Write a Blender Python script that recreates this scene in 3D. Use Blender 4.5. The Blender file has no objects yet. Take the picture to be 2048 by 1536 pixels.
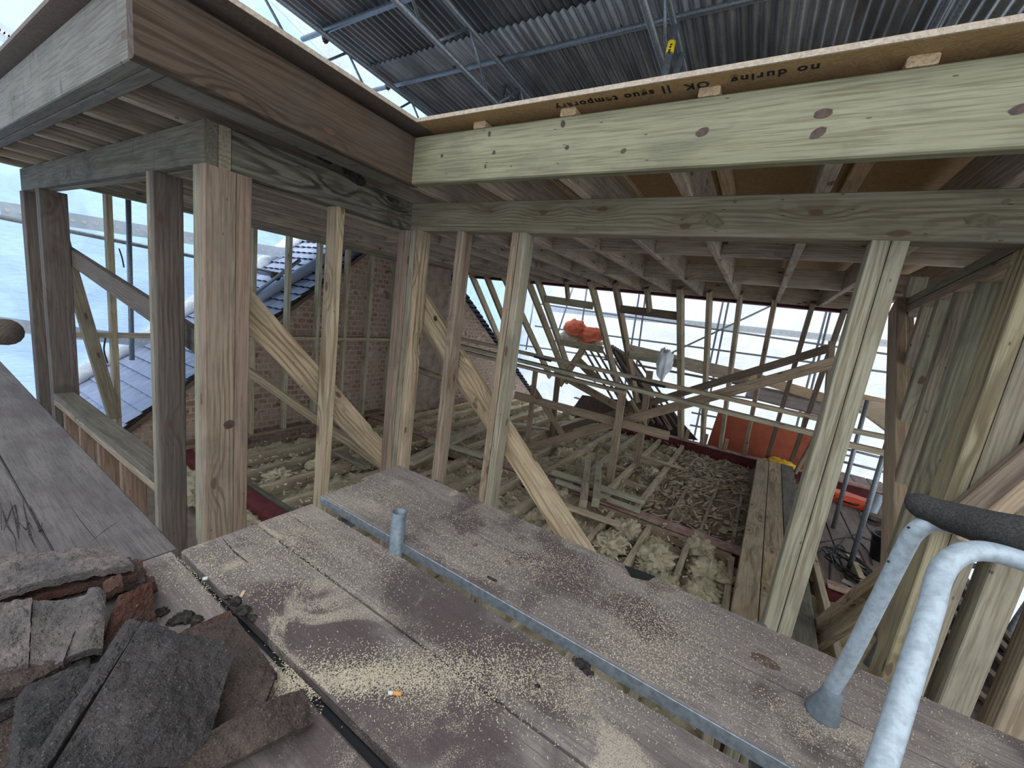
import bpy, math, random
from mathutils import Vector, Matrix, noise
random.seed(7)
S=bpy.context.scene; COL=S.collection
# ---------------------------------------------------------------- camera (origin of the survey) 
FPX=799.43
R=((0.8408685912433163,0.5243250146426054,0.134250852066242),
   (0.20755882072397464,-0.08330628169411973,-0.9746688665233812),
   (-0.4998593284116577,0.8474333852582935,-0.17887791744515324))
def ray(px,py):
    a=(px-1024)/FPX; b=(py-768)/FPX
    return Vector([R[0][i]*a+R[1][i]*b+R[2][i] for i in range(3)])
def at(px,py,ax,v):
    """the point of the place that is seen there and lies on the plane axis=v"""
    d=ray(px,py); return d*(v/d[ax])
def dep(px,py,d): return ray(px,py)*d
def onplane(px,py,P,n):
    d=ray(px,py); return d*(Vector(P).dot(Vector(n))/d.dot(Vector(n)))
cd=bpy.data.cameras.new('camera'); cam=bpy.data.objects.new('camera',cd); COL.objects.link(cam)
cam.matrix_world=Matrix(((R[0][0],-R[1][0],-R[2][0],0),(R[0][1],-R[1][1],-R[2][1],0),(R[0][2],-R[1][2],-R[2][2],0),(0,0,0,1)))
cd.sensor_width=36; cd.lens=36*FPX/2048; cd.clip_start=.02; cd.clip_end=300
S.camera=cam
# ---------------------------------------------------------------- helpers
def tag(o,label,cat,group=None,kind=None):
    if label: o['label']=label
    if cat: o['category']=cat
    if group: o['group']=group
    if kind: o['kind']=kind
    return o
def thing(name,label,cat,loc=(0,0,0),group=None):
    o=bpy.data.objects.new(name,None); COL.objects.link(o); o.location=loc; o.empty_display_size=.05
    return tag(o,label,cat,group)
def link(name,me,mat,parent=None):
    o=bpy.data.objects.new(name,me); COL.objects.link(o)
    if mat is not None and not me.materials: me.materials.append(mat)
    return o
def adopt(o,p):
    o.parent=p; o.matrix_parent_inverse=Matrix.Translation(-Vector(p.location)); return o
def mesh(name,vs,fs,mat=None,smooth=False):
    me=bpy.data.meshes.new(name); me.from_pydata([tuple(v) for v in vs],[],fs); me.update()
    if smooth:
        for p in me.polygons: p.use_smooth=True
    if mat: me.materials.append(mat)
    return me
def frame(p0,p1,up=(0,0,1)):
    x=(Vector(p1)-Vector(p0)); L=x.length; x.normalize()
    u=Vector(up)
    if abs(x.dot(u))>.98: u=Vector((0,1,0)) if abs(x.y)<.9 else Vector((1,0,0))
    y=u.cross(x).normalized(); z=x.cross(y)
    M=Matrix(((x.x,y.x,z.x,p0[0]),(x.y,y.y,z.y,p0[1]),(x.z,y.z,z.z,p0[2]),(0,0,0,1)))
    return M,L
def beam(name,p0,p1,w,h,mat,label=None,cat=None,group=None,parent=None,up=(0,0,1),b=.004,bow=0,cut=None):
    """timber with arrises: local X runs along the grain, w across, h in the up direction"""
    M,L=frame(p0,p1,up); a=w/2; c=h/2; b=min(b,w*.2,h*.2)
    sec=[(-a+b,-c),(a-b,-c),(a,-c+b),(a,c-b),(a-b,c),(-a+b,c),(-a,c-b),(-a,-c+b)]
    n=1 if not bow else 8
    vs=[];fs=[]
    sd=random.random()*50
    for i in range(n+1):
        t=i/n; o=bow*4*t*(1-t)
        for (y,z) in sec: vs.append((L*t,y,z+o))
    for i in range(n):
        for k in range(8):
            q=(k+1)%8; fs.append((i*8+k,i*8+q,i*8+8+q,i*8+8+k))
    fs.append(tuple(reversed(range(8)))); fs.append(tuple(n*8+k for k in range(8)))
    fs=[tuple(reversed(f)) for f in fs]
    o=link(name,mesh(name,vs,fs),mat); o.matrix_world=M
    if parent: adopt(o,parent); o.matrix_basis=M
    if cat: tag(o,label,cat,group)
    elif label: o['label']=label
    return o
def boxb(name,x0,x1,y0,y1,z0,z1,mat,label=None,cat=None,group=None,parent=None,axis='x',b=.004):
    """axis aligned timber given by its limits, grain along axis"""
    X,Y,Z=(x0+x1)/2,(y0+y1)/2,(z0+z1)/2
    if axis=='x': return beam(name,(x0,Y,Z),(x1,Y,Z),y1-y0,z1-z0,mat,label,cat,group,parent,b=b)
    if axis=='y': return beam(name,(X,y0,Z),(X,y1,Z),x1-x0,z1-z0,mat,label,cat,group,parent,b=b)
    return beam(name,(X,Y,z0),(X,Y,z1),x1-x0,y1-y0,mat,label,cat,group,parent,up=(0,1,0),b=b)
def tubeverts(pts,r,n=12,closed_ends=True):
    pts=[Vector(p) for p in pts]; vs=[];fs=[]
    t0=(pts[1]-pts[0]).normalized(); u=Vector((0,0,1)) if abs(t0.z)<.9 else Vector((1,0,0))
    s=t0.cross(u).normalized()
    for i,p in enumerate(pts):
        if i==0:t=pts[1]-p
        elif i==len(pts)-1:t=p-pts[i-1]
        else:t=(pts[i+1]-p).normalized()+(p-pts[i-1]).normalized()
        t.normalize(); s=(s-t*s.dot(t)).normalized(); q=t.cross(s)
        rr=r[i] if isinstance(r,(list,tuple)) else r
        for k in range(n):
            a=2*math.pi*k/n; vs.append(p+s*(math.cos(a)*rr)+q*(math.sin(a)*rr))
    m=len(pts)
    for i in range(m-1):
        for k in range(n):
            q=(k+1)%n; fs.append((i*n+k,i*n+q,(i+1)*n+q,(i+1)*n+k))
    if closed_ends: fs.append(tuple(reversed(range(n)))); fs.append(tuple((m-1)*n+k for k in range(n)))
    return vs,fs
def smoothpath(pts,sub=6):
    P=[Vector(p) for p in pts]; P=[P[0]*2-P[1]]+P+[P[-1]*2-P[-2]]; out=[]
    for i in range(1,len(P)-2):
        a,b,c,d=P[i-1:i+3]
        for k in range(sub):
            t=k/sub; out.append(.5*((2*b)+(c-a)*t+(2*a-5*b+4*c-d)*t*t+(3*b-a-3*c+d)*t**3))
    out.append(P[-2]); return out
def tube(name,pts,r,mat,label=None,cat=None,group=None,parent=None,n=12,kind=None):
    vs,fs=tubeverts(pts,r,n); me=mesh(name,vs,fs,mat,True)
    o=link(name,me,None)
    if parent: adopt(o,parent); o.matrix_basis=Matrix.Identity(4)
    if cat: tag(o,label,cat,group,kind)
    elif label: o['label']=label
    return o
def hollow(name,p0,p1,r,mat,label=None,cat=None,group=None,parent=None,n=20,wall=.004):
    """open galvanised tube with a visible bore"""
    p0=Vector(p0);p1=Vector(p1); d=(p1-p0).normalized()
    vo,fo=tubeverts([p0,p1],r,n,False); vi,fi=tubeverts([p0,p1],r-wall,n,False); k=len(vo)
    fs=fo+[tuple(reversed([q+k for q in f])) for f in fi]
    for i in range(n):
        j=(i+1)%n; fs.append((n+i,n+j,k+n+j,k+n+i)); fs.append((j,i,k+i,k+j))
    o=link(name,mesh(name,vo+vi,fs,mat,True),None)
    if parent: adopt(o,parent); o.matrix_basis=Matrix.Identity(4)
    if cat: tag(o,label,cat,group)
    return o
def heightfield(name,x0,x1,y0,y1,step,f,mat,skirt=0,mask=None):
    nx=max(2,int((x1-x0)/step)); ny=max(2,int((y1-y0)/step)); vs=[];fs=[]
    for j in range(ny+1):
        for i in range(nx+1):
            x=x0+(x1-x0)*i/nx; y=y0+(y1-y0)*j/ny
            v=f(x,y); vs.append(v if isinstance(v,tuple) else (x,y,v))
    for j in range(ny):
        for i in range(nx):
            a=j*(nx+1)+i
            if mask and not mask(x0+(x1-x0)*(i+.5)/nx,y0+(y1-y0)*(j+.5)/ny): continue
            fs.append((a,a+1,a+nx+2,a+nx+1))
    return link(name,mesh(name,vs,fs,mat,True),None)
def slab(name,c,th,mat,label=None,cat=None,group=None,n=10,rough=.004,curl=0,seed=0,parent=None,broken=.0):
    """tile or board from its four top corners, thickness downwards, gently uneven; curl bends it across c0-c1"""
    c=[Vector(p) for p in c]; nrm=((c[1]-c[0]).cross(c[3]-c[0])).normalized()
    if nrm.z<0: nrm=-nrm
    top=[];bot=[]
    for j in range(n+1):
        for i in range(n+1):
            u=i/n;v=j/n
            if broken:
                if j==n: v=1-broken*(noise.noise(Vector((u*7,seed,3)))*.5+.5)
                if i==n: u=1-broken*(noise.noise(Vector((v*7,seed,9)))*.5+.5)
            p=c[0]*(1-u)*(1-v)+c[1]*u*(1-v)+c[2]*u*v+c[3]*(1-u)*v
            h=noise.noise(p*9+Vector((seed,0,0)))*rough*2+noise.noise(p*60+Vector((seed,0,0)))*rough*.7+noise.noise(p*170)*rough*.35+curl*math.sin(math.pi*u)
            top.append(p+nrm*h); bot.append(p+nrm*(h-th))
    m=(n+1)**2; fs=[]
    for j in range(n):
        for i in range(n):
            a=j*(n+1)+i; fs.append((a,a+1,a+n+2,a+n+1)); fs.append((m+a,m+a+n+1,m+a+n+2,m+a+1))
    for i in range(n):
        for (a,b) in ((i,i+1),(n*(n+1)+i+1,n*(n+1)+i),((i+1)*(n+1),i*(n+1)),(i*(n+1)+n,(i+1)*(n+1)+n)):
            fs.append((a,m+a,m+b,b))
    me=mesh(name,top+bot,fs,mat)
    o=link(name,me,None)
    if parent: adopt(o,parent); o.matrix_basis=Matrix.Identity(4)
    if cat: tag(o,label,cat,group)
    return o
ORD=['first','second','third','fourth','fifth','sixth','seventh','eighth','ninth','tenth','eleventh','twelfth','thirteenth','fourteenth','fifteenth','sixteenth','seventeenth','eighteenth','nineteenth','twentieth']
# ---------------------------------------------------------------- materials
class NB:
    def __init__(s,name):
        s.m=bpy.data.materials.new(name); s.m.use_nodes=True; s.t=s.m.node_tree; s.t.nodes.clear()
        s.out=s.t.nodes.new('ShaderNodeOutputMaterial')
    def n(s,typ,ins=None,**kw):
        x=s.t.nodes.new('ShaderNode'+typ)
        for k,v in kw.items(): setattr(x,k,v)
        for k,v in (ins or {}).items(): s.set(x.inputs[k],v)
        return x
    def set(s,sock,v):
        if isinstance(v,bpy.types.NodeSocket): s.t.links.new(v,sock)
        elif isinstance(v,bpy.types.Node): s.t.links.new(v.outputs[0],sock)
        else:
            if isinstance(v,(tuple,list)) and len(v)==3 and sock.type=='RGBA': v=tuple(v)+(1,)
            sock.default_value=v
    def math(s,op,a,b=0,c=None,clamp=False):
        x=s.n('Math',operation=op,use_clamp=clamp); s.set(x.inputs[0],a); s.set(x.inputs[1],b)
        if c is not None: s.set(x.inputs[2],c)
        return x.outputs[0]
    def vmath(s,op,a,b):
        x=s.n('VectorMath',operation=op); s.set(x.inputs[0],a); s.set(x.inputs[1],b); return x.outputs[0]
    def mix(s,f,a,b,typ='MIX'):
        x=s.n('Mix',data_type='RGBA',blend_type=typ); s.set(x.inputs[0],f); s.set(x.inputs[6],a); s.set(x.inputs[7],b); return x.outputs[2]
    def ramp(s,f,a,b):
        x=s.n('MapRange',{0:f,1:a,2:b,3:0.,4:1.},interpolation_type='SMOOTHSTEP'); return x.outputs[0]
    def noise(s,v,scale,detail=3,rough=.55,dist=0):
        x=s.n('TexNoise',{'Vector':v,'Scale':scale,'Detail':detail,'Roughness':rough,'Distortion':dist}); return x.outputs[0]
    def bsdf(s,col,rough=.8,metal=0,bump=None,bs=.3,bd=.01,spec=.3):
        p=s.n('BsdfPrincipled',{'Base Color':col,'Roughness':rough,'Metallic':metal,'Specular IOR Level':spec})
        if bump is not None:
            q=s.n('Bump',{'Height':bump,'Strength':bs,'Distance':bd}); s.t.links.new(q.outputs[0],p.inputs['Normal'])
        s.t.links.new(p.outputs[0],s.out.inputs[0]); return p
KW={'treated_pine_green':.60,'treated_pine_grey':.62,'stud_pine':.92,'stud_pine_green':.84,'stud_pine_pinkish':.80,'shaded_brown_grey_stud':.74,'weathered_brown_board':.56,'weathered_pale_fascia':.58,'wavy_dark_header':.66,'header_pine':.86,'roof_joist_pine':1.2,'brace_plank_pine':.92,'yellow_grain_stud':.72}
def wood(name,A,B,C,ring=.02,contrast=.45,knots=.5,rough=.8,knotcol=(.085,.05,.032),stain=0,stainc=(.03,.027,.025),drip=0,wobble=1.,dirt=.45,df=(.40,.33,.26)):
    A,B,C=[tuple(q*KW.get(name,1.) for q in c_) for c_ in (A,B,C)]
    s=NB(name); tc=s.n('TexCoord').outputs['Object']; rnd=s.n('ObjectInfo').outputs['Random']
    r2=s.math('FRACT',s.math('MULTIPLY',rnd,17.31)); r3=s.math('FRACT',s.math('MULTIPLY',rnd,53.7))
    off=s.n('CombineXYZ',{0:s.math('MULTIPLY',rnd,91.7),1:0.,2:0.}).outputs[0]
    v=s.vmath('ADD',tc,off); sp=s.n('SeparateXYZ',{0:v}); x,y,z=sp.outputs
    # knots: one pattern per face, laid out along the grain
    fc=s.math('ADD',s.math('ADD',y,z),s.math('MULTIPLY',r2,9.))
    kvv=s.n('CombineXYZ',{0:s.math('MULTIPLY',x,2.6),1:s.math('MULTIPLY',fc,6.5),2:0.}).outputs[0]
    wv=s.vmath('ADD',kvv,s.vmath('MULTIPLY',s.n('TexNoise',{'Vector':kvv,'Scale':7.,'Detail':1.}).outputs[1],(.09,.09,0)))
    kv=s.n('TexVoronoi',{'Vector':wv,'Scale':1.,'Randomness':1.},voronoi_dimensions='2D')
    kd=kv.outputs['Distance']; kc=s.n('SeparateColor',{0:kv.outputs['Color']}).outputs[0]
    on=s.math('LESS_THAN',kc,knots)
    halo=s.math('MULTIPLY',on,s.math('SUBTRACT',1.,s.ramp(kd,.06,.45)))
    core=s.math('MULTIPLY',on,s.math('SUBTRACT',1.,s.ramp(kd,.055,.085)))
    y0=s.math('SUBTRACT',y,s.math('MULTIPLY_ADD',r2,.16,-.08)); z0=s.math('SUBTRACT',z,s.math('MULTIPLY_ADD',r3,.2,-.17))
    w1=s.noise(s.vmath('MULTIPLY',v,(.7,3,3)),1.,3,.55); w2=s.noise(s.vmath('MULTIPLY',v,(2.2,14,14)),1.,3,.6)
    rr=s.math('SQRT',s.math('ADD',s.math('MULTIPLY',y0,y0),s.math('MULTIPLY',z0,z0)))
    ph=s.math('ADD',s.math('MULTIPLY',rr,6.2832/ring),s.math('ADD',s.math('MULTIPLY',w1,34.*wobble),s.math('ADD',s.math('MULTIPLY',w2,6.),s.math('MULTIPLY',halo,9.))))
    amp=s.ramp(s.noise(s.vmath('MULTIPLY',v,(1.1,11,11)),1.,3),.30,.72)
    ringv=s.math('MULTIPLY',s.ramp(s.math('SINE',ph),-.3,1.),amp)
    broad=s.noise(s.vmath('MULTIPLY',v,(.8,7,7)),1.,4,.6); fine=s.noise(s.vmath('MULTIPLY',v,(4,120,120)),1.,4,.65)
    blot=s.noise(s.vmath('MULTIPLY',v,(2.6,4.2,4.2)),1.,5,.65,.4)
    col=s.mix(s.ramp(broad,.33,.66),A,B)
    col=s.mix(s.math('MULTIPLY',rnd,.8),col,C)
    dark=s.mix(1.,col,df,'MULTIPLY')
    col=s.mix(s.math('MULTIPLY',ringv,contrast*1.25),col,dark)
    col=s.mix(s.math('MULTIPLY',s.ramp(fine,.44,.64),.55),col,dark)
    col=s.mix(s.math('MULTIPLY',s.ramp(blot,.48,.70),dirt),col,tuple(.42*(a_*.5+b_*.5) for a_,b_ in zip(B,(.24,.22,.20))))
    col=s.mix(s.math('MULTIPLY',halo,.30),col,dark)
    col=s.mix(s.math('MULTIPLY',core,.88),col,knotcol)
    if stain:
        st=s.noise(s.vmath('MULTIPLY',v,(3,3.2,3.2)),1.,5,.65,.4)
        col=s.mix(s.math('MULTIPLY',s.ramp(st,.54,.66),stain),col,stainc)
    if drip:
        d1=s.noise(s.vmath('MULTIPLY',v,(26,3.2,3.2)),1.,3,.55,.3); d2=s.noise(s.vmath('MULTIPLY',v,(5,5,5)),1.,3)
        col=s.mix(s.math('MULTIPLY',s.math('MULTIPLY',s.ramp(d1,.58,.68),s.ramp(d2,.42,.6)),drip),col,(.045,.045,.045))
    # nail heads and small marks
    nv=s.n('TexVoronoi',{'Vector':s.n('CombineXYZ',{0:s.math('MULTIPLY',x,5.),1:s.math('MULTIPLY',fc,14.),2:0.}).outputs[0],'Scale':1.},voronoi_dimensions='2D')
    nc=s.n('SeparateColor',{0:nv.outputs['Color']}).outputs[0]
    col=s.mix(s.math('MULTIPLY',s.math('LESS_THAN',nv.outputs['Distance'],.035),s.math('MULTIPLY',s.math('LESS_THAN',nc,.35),.7)),col,(.04,.035,.03))
    s.bsdf(col,rough,bump=s.math('ADD',fine,s.math('MULTIPLY',ringv,-.5)),bs=.3,bd=.003)
    return s.m
M={}
M['green']=wood('treated_pine_green',(.44,.43,.28),(.36,.36,.22),(.39,.36,.24),knots=.12,contrast=.22,dirt=.4)
M['greyg']=wood('treated_pine_grey',(.275,.25,.195),(.195,.178,.135),(.22,.19,.145),knots=.3,contrast=.45,stain=.45,drip=.35)
M['stud']=wood('stud_pine',(.37,.295,.205),(.29,.22,.15),(.25,.185,.14),knots=.4,contrast=.55)
M['studg']=wood('stud_pine_green',(.36,.335,.24),(.28,.26,.18),(.31,.255,.19),knots=.4,contrast=.45)
M['pink']=wood('stud_pine_pinkish',(.34,.22,.155),(.28,.185,.135),(.28,.205,.155),knots=.25,contrast=.35)
M['shade']=wood('shaded_brown_grey_stud',(.19,.155,.130),(.145,.120,.105),(.17,.135,.11),knots=.35,contrast=.5)  # darker stud wood, shade on the left posts put into its colour
M['fascia']=wood('weathered_brown_board',(.165,.105,.072),(.105,.070,.056),(.16,.11,.07),knots=.25,contrast=.85,stain=.3,ring=.03)
M['fgrey']=wood('weathered_pale_fascia',(.31,.29,.25),(.245,.23,.20),(.27,.25,.22),knots=.12,contrast=.25,stain=.35,stainc=(.10,.10,.095),drip=.9)
M['wavy']=wood('wavy_dark_header',(.30,.275,.20),(.16,.14,.105),(.22,.20,.15),knots=.5,contrast=1.,stain=.9,ring=.034,wobble=1.5,df=(.07,.06,.05))
M['header']=wood('header_pine',(.31,.275,.195),(.235,.21,.14),(.27,.225,.16),knots=.55,contrast=.5)
M['joist']=wood('roof_joist_pine',(.42,.345,.265),(.33,.265,.205),(.28,.235,.20),knots=.45,contrast=.45)
M['fjoist']=wood('floor_joist_old_pine',(.60,.50,.35),(.48,.39,.27),(.42,.36,.27),knots=.3,contrast=.35)
M['plank']=wood('brace_plank_pine',(.47,.37,.235),(.37,.275,.17),(.37,.30,.21),knots=.4,contrast=.75,ring=.03)
M['yellow']=wood('yellow_grain_stud',(.44,.345,.17),(.38,.33,.21),(.36,.32,.21),knots=.3,contrast=.95,ring=.05,wobble=1.4)
M['pale']=wood('pale_inner_timber',(.56,.47,.33),(.45,.37,.25),(.46,.39,.29),knots=.3,contrast=.45)
M['paleg']=wood('pale_green_inner_timber',(.52,.49,.36),(.43,.40,.28),(.45,.40,.29),knots=.3,contrast=.4)
M['dkwood']=wood('dark_reclaimed_timber',(.22,.165,.12),(.15,.11,.085),(.19,.145,.11),knots=.2,contrast=.5)
M['brown']=wood('brown_rail_timber',(.42,.315,.215),(.33,.245,.165),(.37,.285,.205),knots=.25,contrast=.5)
def mk(name,col,rough=.6,metal=0,spec=.3,var=0,scale=20,c2=None,bump=0):
    s=NB(name); tc=s.n('TexCoord').outputs['Object']
    if var or c2:
        nz=s.noise(tc,scale,5,.6); c=s.mix(s.ramp(nz,.35,.7),col,c2 or tuple(x*(1-var) for x in col))
    else: c=col; nz=None
    s.bsdf(c,rough,metal,bump=nz if bump else None,bs=bump,bd=.01,spec=spec); return s.m
M['galv']=mk('galvanised_tube',(.27,.30,.325),.42,.55,.5,c2=(.17,.19,.215),scale=60)
M['galvd']=mk('dull_scaffold_tube',(.16,.17,.18),.5,.4,.5,c2=(.25,.26,.27),scale=40)
M['steelred']=mk('red_oxide_steel',(.10,.016,.019),.6,0,.35,c2=(.145,.03,.032),scale=12)
M['dustred']=mk('dusty_red_flange',(.27,.14,.12),.8,0,.2,c2=(.42,.32,.26),scale=9)
M['black']=mk('black_plastic_and_shade',(.012,.012,.013),.45)
M['coupler']=mk('rusty_coupler',(.05,.035,.03),.7,.3,c2=(.12,.06,.04),scale=80)
M['orange']=mk('orange_plastic',(.80,.11,.035),.45,c2=(.65,.08,.03),scale=6)
M['sack']=mk('rubble_sack_buff',(.42,.35,.24),.9,c2=(.30,.25,.18),scale=14,bump=.5)
M['sacko']=mk('orange_rubble_sack',(.62,.15,.07),.8,c2=(.45,.09,.05),scale=9,bump=.5)
M['clear']=mk('clear_polythene_bag',(.62,.65,.68),.35,c2=(.85,.87,.9),scale=15,bump=.8)
M['ygl']=mk('yellow_cloth',(.80,.45,.02),.7,c2=(.85,.60,.08),scale=8,bump=.3)
M['redbag']=mk('red_tool_shell',(.40,.03,.03),.4)
M['teal']=mk('teal_cloth',(.05,.35,.35),.7)
M['foam']=mk('black_foam_grip',(.020,.020,.021),.85,0,.25,c2=(.055,.05,.045),scale=330,bump=.3)
M['alu']=mk('scuffed_white_tube',(.34,.395,.44),.45,.1,.4,c2=(.24,.28,.31),scale=70,bump=.0)
M['rubber']=mk('grey_rubber_foot',(.10,.12,.14),.75,c2=(.15,.17,.185),scale=60)
M['rock']=mk('black_grit',(.012,.011,.011),.95,c2=(.05,.04,.035),scale=90,bump=.5)
M['butt']=mk('cork_paper',(.55,.25,.08),.8)
M['white']=mk('white_offcut',(.50,.50,.48),.8)
def tilemat(name,A,B,C,sp=.5):
    s=NB(name); v=s.n('TexCoord').outputs['Object']; rnd=s.n('ObjectInfo').outputs['Random']
    big=s.noise(v,7,4); g=s.noise(v,260,2,.7); mid=s.noise(v,40,4,.7)
    c=s.mix(s.ramp(big,.38,.62),A,B); c=s.mix(s.math('MULTIPLY',s.ramp(mid,.5,.75),.6),c,C)
    c=s.mix(s.math('MULTIPLY',s.ramp(g,.60,.72),sp),c,(.24,.22,.20))
    c=s.mix(s.math('MULTIPLY',s.ramp(g,.47,.3),.7),c,(.010,.009,.008))
    wn=s.noise(v,13,4,.6); c=s.mix(s.math('MULTIPLY',s.ramp(wn,.50,.72),.45),c,tuple(2.1*x for x in B)); c=s.mix(s.math('MULTIPLY',s.ramp(wn,.45,.28),.6),c,tuple(.4*x for x in A))
    s.bsdf(c,.9,bump=s.math('ADD',g,s.math('MULTIPLY',mid,2.)),bs=.9,bd=.006); return s.m
M['tdark']=tilemat('dark_concrete_tile',(.036,.032,.031),(.052,.044,.042),(.024,.017,.015),.6)
M['tred']=tilemat('red_clay_tile',(.095,.036,.024),(.068,.037,.029),(.028,.018,.015))
M['tgrey']=tilemat('grey_pink_tile',(.105,.092,.087),(.145,.115,.107),(.07,.056,.053),.4)
M['tbrn']=tilemat('brown_tile',(.050,.034,.028),(.066,.046,.038),(.024,.016,.013))
def deckmat(name,A,B,dust,wet):
    s=NB(name); tc=s.n('TexCoord').outputs['Object']; P=s.n('NewGeometry').outputs['Position']; rnd=s.n('ObjectInfo').outputs['Random']
    off=s.n('CombineXYZ',{0:s.math('MULTIPLY',rnd,31.7),1:s.math('MULTIPLY',rnd,3.),2:0.}).outputs[0]; v=s.vmath('ADD',tc,off)
    fine=s.noise(s.vmath('MULTIPLY',v,(9,170,170)),1.,4,.65); broad=s.noise(s.vmath('MULTIPLY',v,(2.5,16,16)),1.,4)
    col=s.mix(s.ramp(broad,.35,.65),A,B)
    col=s.mix(s.math('MULTIPLY',s.ramp(fine,.42,.66),.6),col,tuple(c*.38 for c in A))
    w=s.ramp(s.noise(P,2.6,4,.6,.6),.50,.62); wn_=s.noise(P,5,5,.65,.5)
    if wet>.5:
        for (px_,py_,r_) in ((615,1235,.15),(560,1195,.08),(850,1170,.13),(930,1250,.12),(700,1330,.10),(1130,1180,.12),(1250,1235,.10),(1050,1330,.12),(760,1440,.12),(900,1450,.14),(640,1460,.12),(920,1060,.06),(1230,1080,.09)):
            q_=at(px_,py_,2,-.85); dv=s.vmath('MULTIPLY',s.vmath('SUBTRACT',P,tuple(q_)),(.62,1.25,0)); ln=s.n('VectorMath',{0:dv},operation='LENGTH').outputs['Value']
            m_=s.math('SUBTRACT',1.,s.ramp(s.math('ADD',s.math('DIVIDE',ln,r_),s.math('MULTIPLY_ADD',wn_,2.6,-1.3)),.45,1.15)); w=s.math('MAXIMUM',w,m_)
    col=s.mix(s.math('MULTIPLY',w,wet),col,(.055,.037,.038))
    g1=s.noise(s.vmath('ADD',P,(3.1,7.7,0)),4.2,5,.62,.8); g1=s.ramp(g1,.44,.60)
    g0=s.noise(s.vmath('ADD',P,(9.1,1.7,0)),1.5,2); g0=s.ramp(g0,.30,.62)
    sp=s.noise(P,330,3,.8); sp2=s.noise(s.vmath('ADD',P,(5,5,5)),520,1,.7)
    dens=s.math('MULTIPLY',g1,g0)
    th=s.math('SUBTRACT',.70,s.math('MULTIPLY',dens,s.math('MULTIPLY',.215,dust)))
    m1=s.math('MULTIPLY_ADD',s.math('SUBTRACT',sp,th),16.,.5,clamp=True)
    m2=s.math('MULTIPLY_ADD',s.math('SUBTRACT',sp2,s.math('ADD',th,.02)),12.,.4,clamp=True)
    mm=s.math('MAXIMUM',m1,m2)
    dens=s.math('MULTIPLY',dens,s.math('SUBTRACT',1.,s.math('MULTIPLY',w,.6)))
    col=s.mix(s.math('MULTIPLY',dens,.16*dust),col,(.25,.215,.18))
    col=s.mix(s.math('MULTIPLY',mm,.75),col,(.44,.375,.29))
    s.bsdf(col,.88,bump=s.math('ADD',s.math('MULTIPLY',fine,.5),mm),bs=.45,bd=.003); return s.m
M['deck']=deckmat('dusty_scaffold_board',(.205,.172,.155),(.138,.115,.105),1.,.80)
M['deckl']=deckmat('grey_scaffold_board',(.125,.109,.104),(.085,.074,.072),.2,.3)
M['deckr']=deckmat('far_scaffold_board',(.27,.22,.19),(.20,.16,.14),.4,.3)
def osb(name,A,B):
    s=NB(name); v=s.n('TexCoord').outputs['Object']
    a=s.n('TexVoronoi',{'Vector':s.vmath('ADD',s.vmath('MULTIPLY',v,(1,2.2,1)),s.n('TexNoise',{'Vector':v,'Scale':9.}).outputs[1]),'Scale':26.})
    c=s.mix(s.n('SeparateColor',{0:a.outputs['Color']}).outputs[0],A,B)
    c=s.mix(s.math('MULTIPLY',s.ramp(s.noise(v,130,3),.5,.7),.35),c,tuple(x*.4 for x in A))
    s.bsdf(c,.8,bump=a.outputs['Distance'],bs=.2,bd=.003); return s.m
M['osb']=osb('osb_face',(.40,.26,.125),(.29,.185,.085))
M['osbg']=osb('weathered_osb_face',(.17,.125,.10),(.115,.088,.072))
M['osbe']=osb('osb_cut_edge',(.46,.38,.30),(.34,.27,.21))
def brick():
    s=NB('old_flettons'); P=s.n('TexCoord').outputs['Object']; sp=s.n('SeparateXYZ',{0:P})
    uv=s.n('CombineXYZ',{0:s.math('ADD',sp.outputs[1],s.math('MULTIPLY',s.noise(P,5,2),.03)),1:s.math('ADD',sp.outputs[2],s.math('MULTIPLY',s.noise(P,6,2),.03)),2:0.}).outputs[0]
    b=s.n('TexBrick',{'Vector':uv,'Color1':(.33,.165,.115,1),'Color2':(.42,.27,.20,1),'Mortar':(.46,.39,.32,1),'Scale':1.,'Mortar Size':.015,'Mortar Smooth':.35,'Bias':0.,'Brick Width':.125,'Row Height':.08})
    c=b.outputs[0]; c=s.mix(s.math('MULTIPLY',s.ramp(s.noise(P,4.5,4),.42,.62),.8),c,(.46,.35,.285))
    c=s.mix(s.math('MULTIPLY',s.ramp(s.noise(P,22,3),.55,.72),.5),c,(.13,.05,.04))
    vo=s.n('TexVoronoi',{'Vector':s.vmath('MULTIPLY',P,(1,8.7,13.3)),'Scale':1.}); r=s.n('SeparateColor',{0:vo.outputs['Color']}).outputs[0]
    c=s.mix(s.math('MULTIPLY',s.math('GREATER_THAN',r,.97),.5),c,(.05,.03,.025)); c=s.mix(s.math('MULTIPLY',s.math('LESS_THAN',r,.06),.7),c,(.55,.48,.42))
    s.bsdf(c,.95,bump=s.math('ADD',b.outputs[1],s.math('MULTIPLY',s.noise(P,50,4),-1.)),bs=.6,bd=.012); return s.m
M['brick']=brick()
M['render']=mk('dusty_render',(.40,.31,.25),.95,c2=(.26,.19,.16),scale=6,bump=.4)
def slate():
    s=NB('blue_grey_tile'); v=s.n('TexCoord').outputs['Object']
    c=s.mix(s.ramp(s.noise(v,6,4),.35,.65),(.30,.34,.47),(.37,.40,.52)); c=s.mix(s.math('MULTIPLY',s.ramp(s.noise(v,60,3),.5,.7),.3),c,(.13,.15,.2))
    s.bsdf(c,.35,spec=.6); return s.m
M['slate']=slate()
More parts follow.
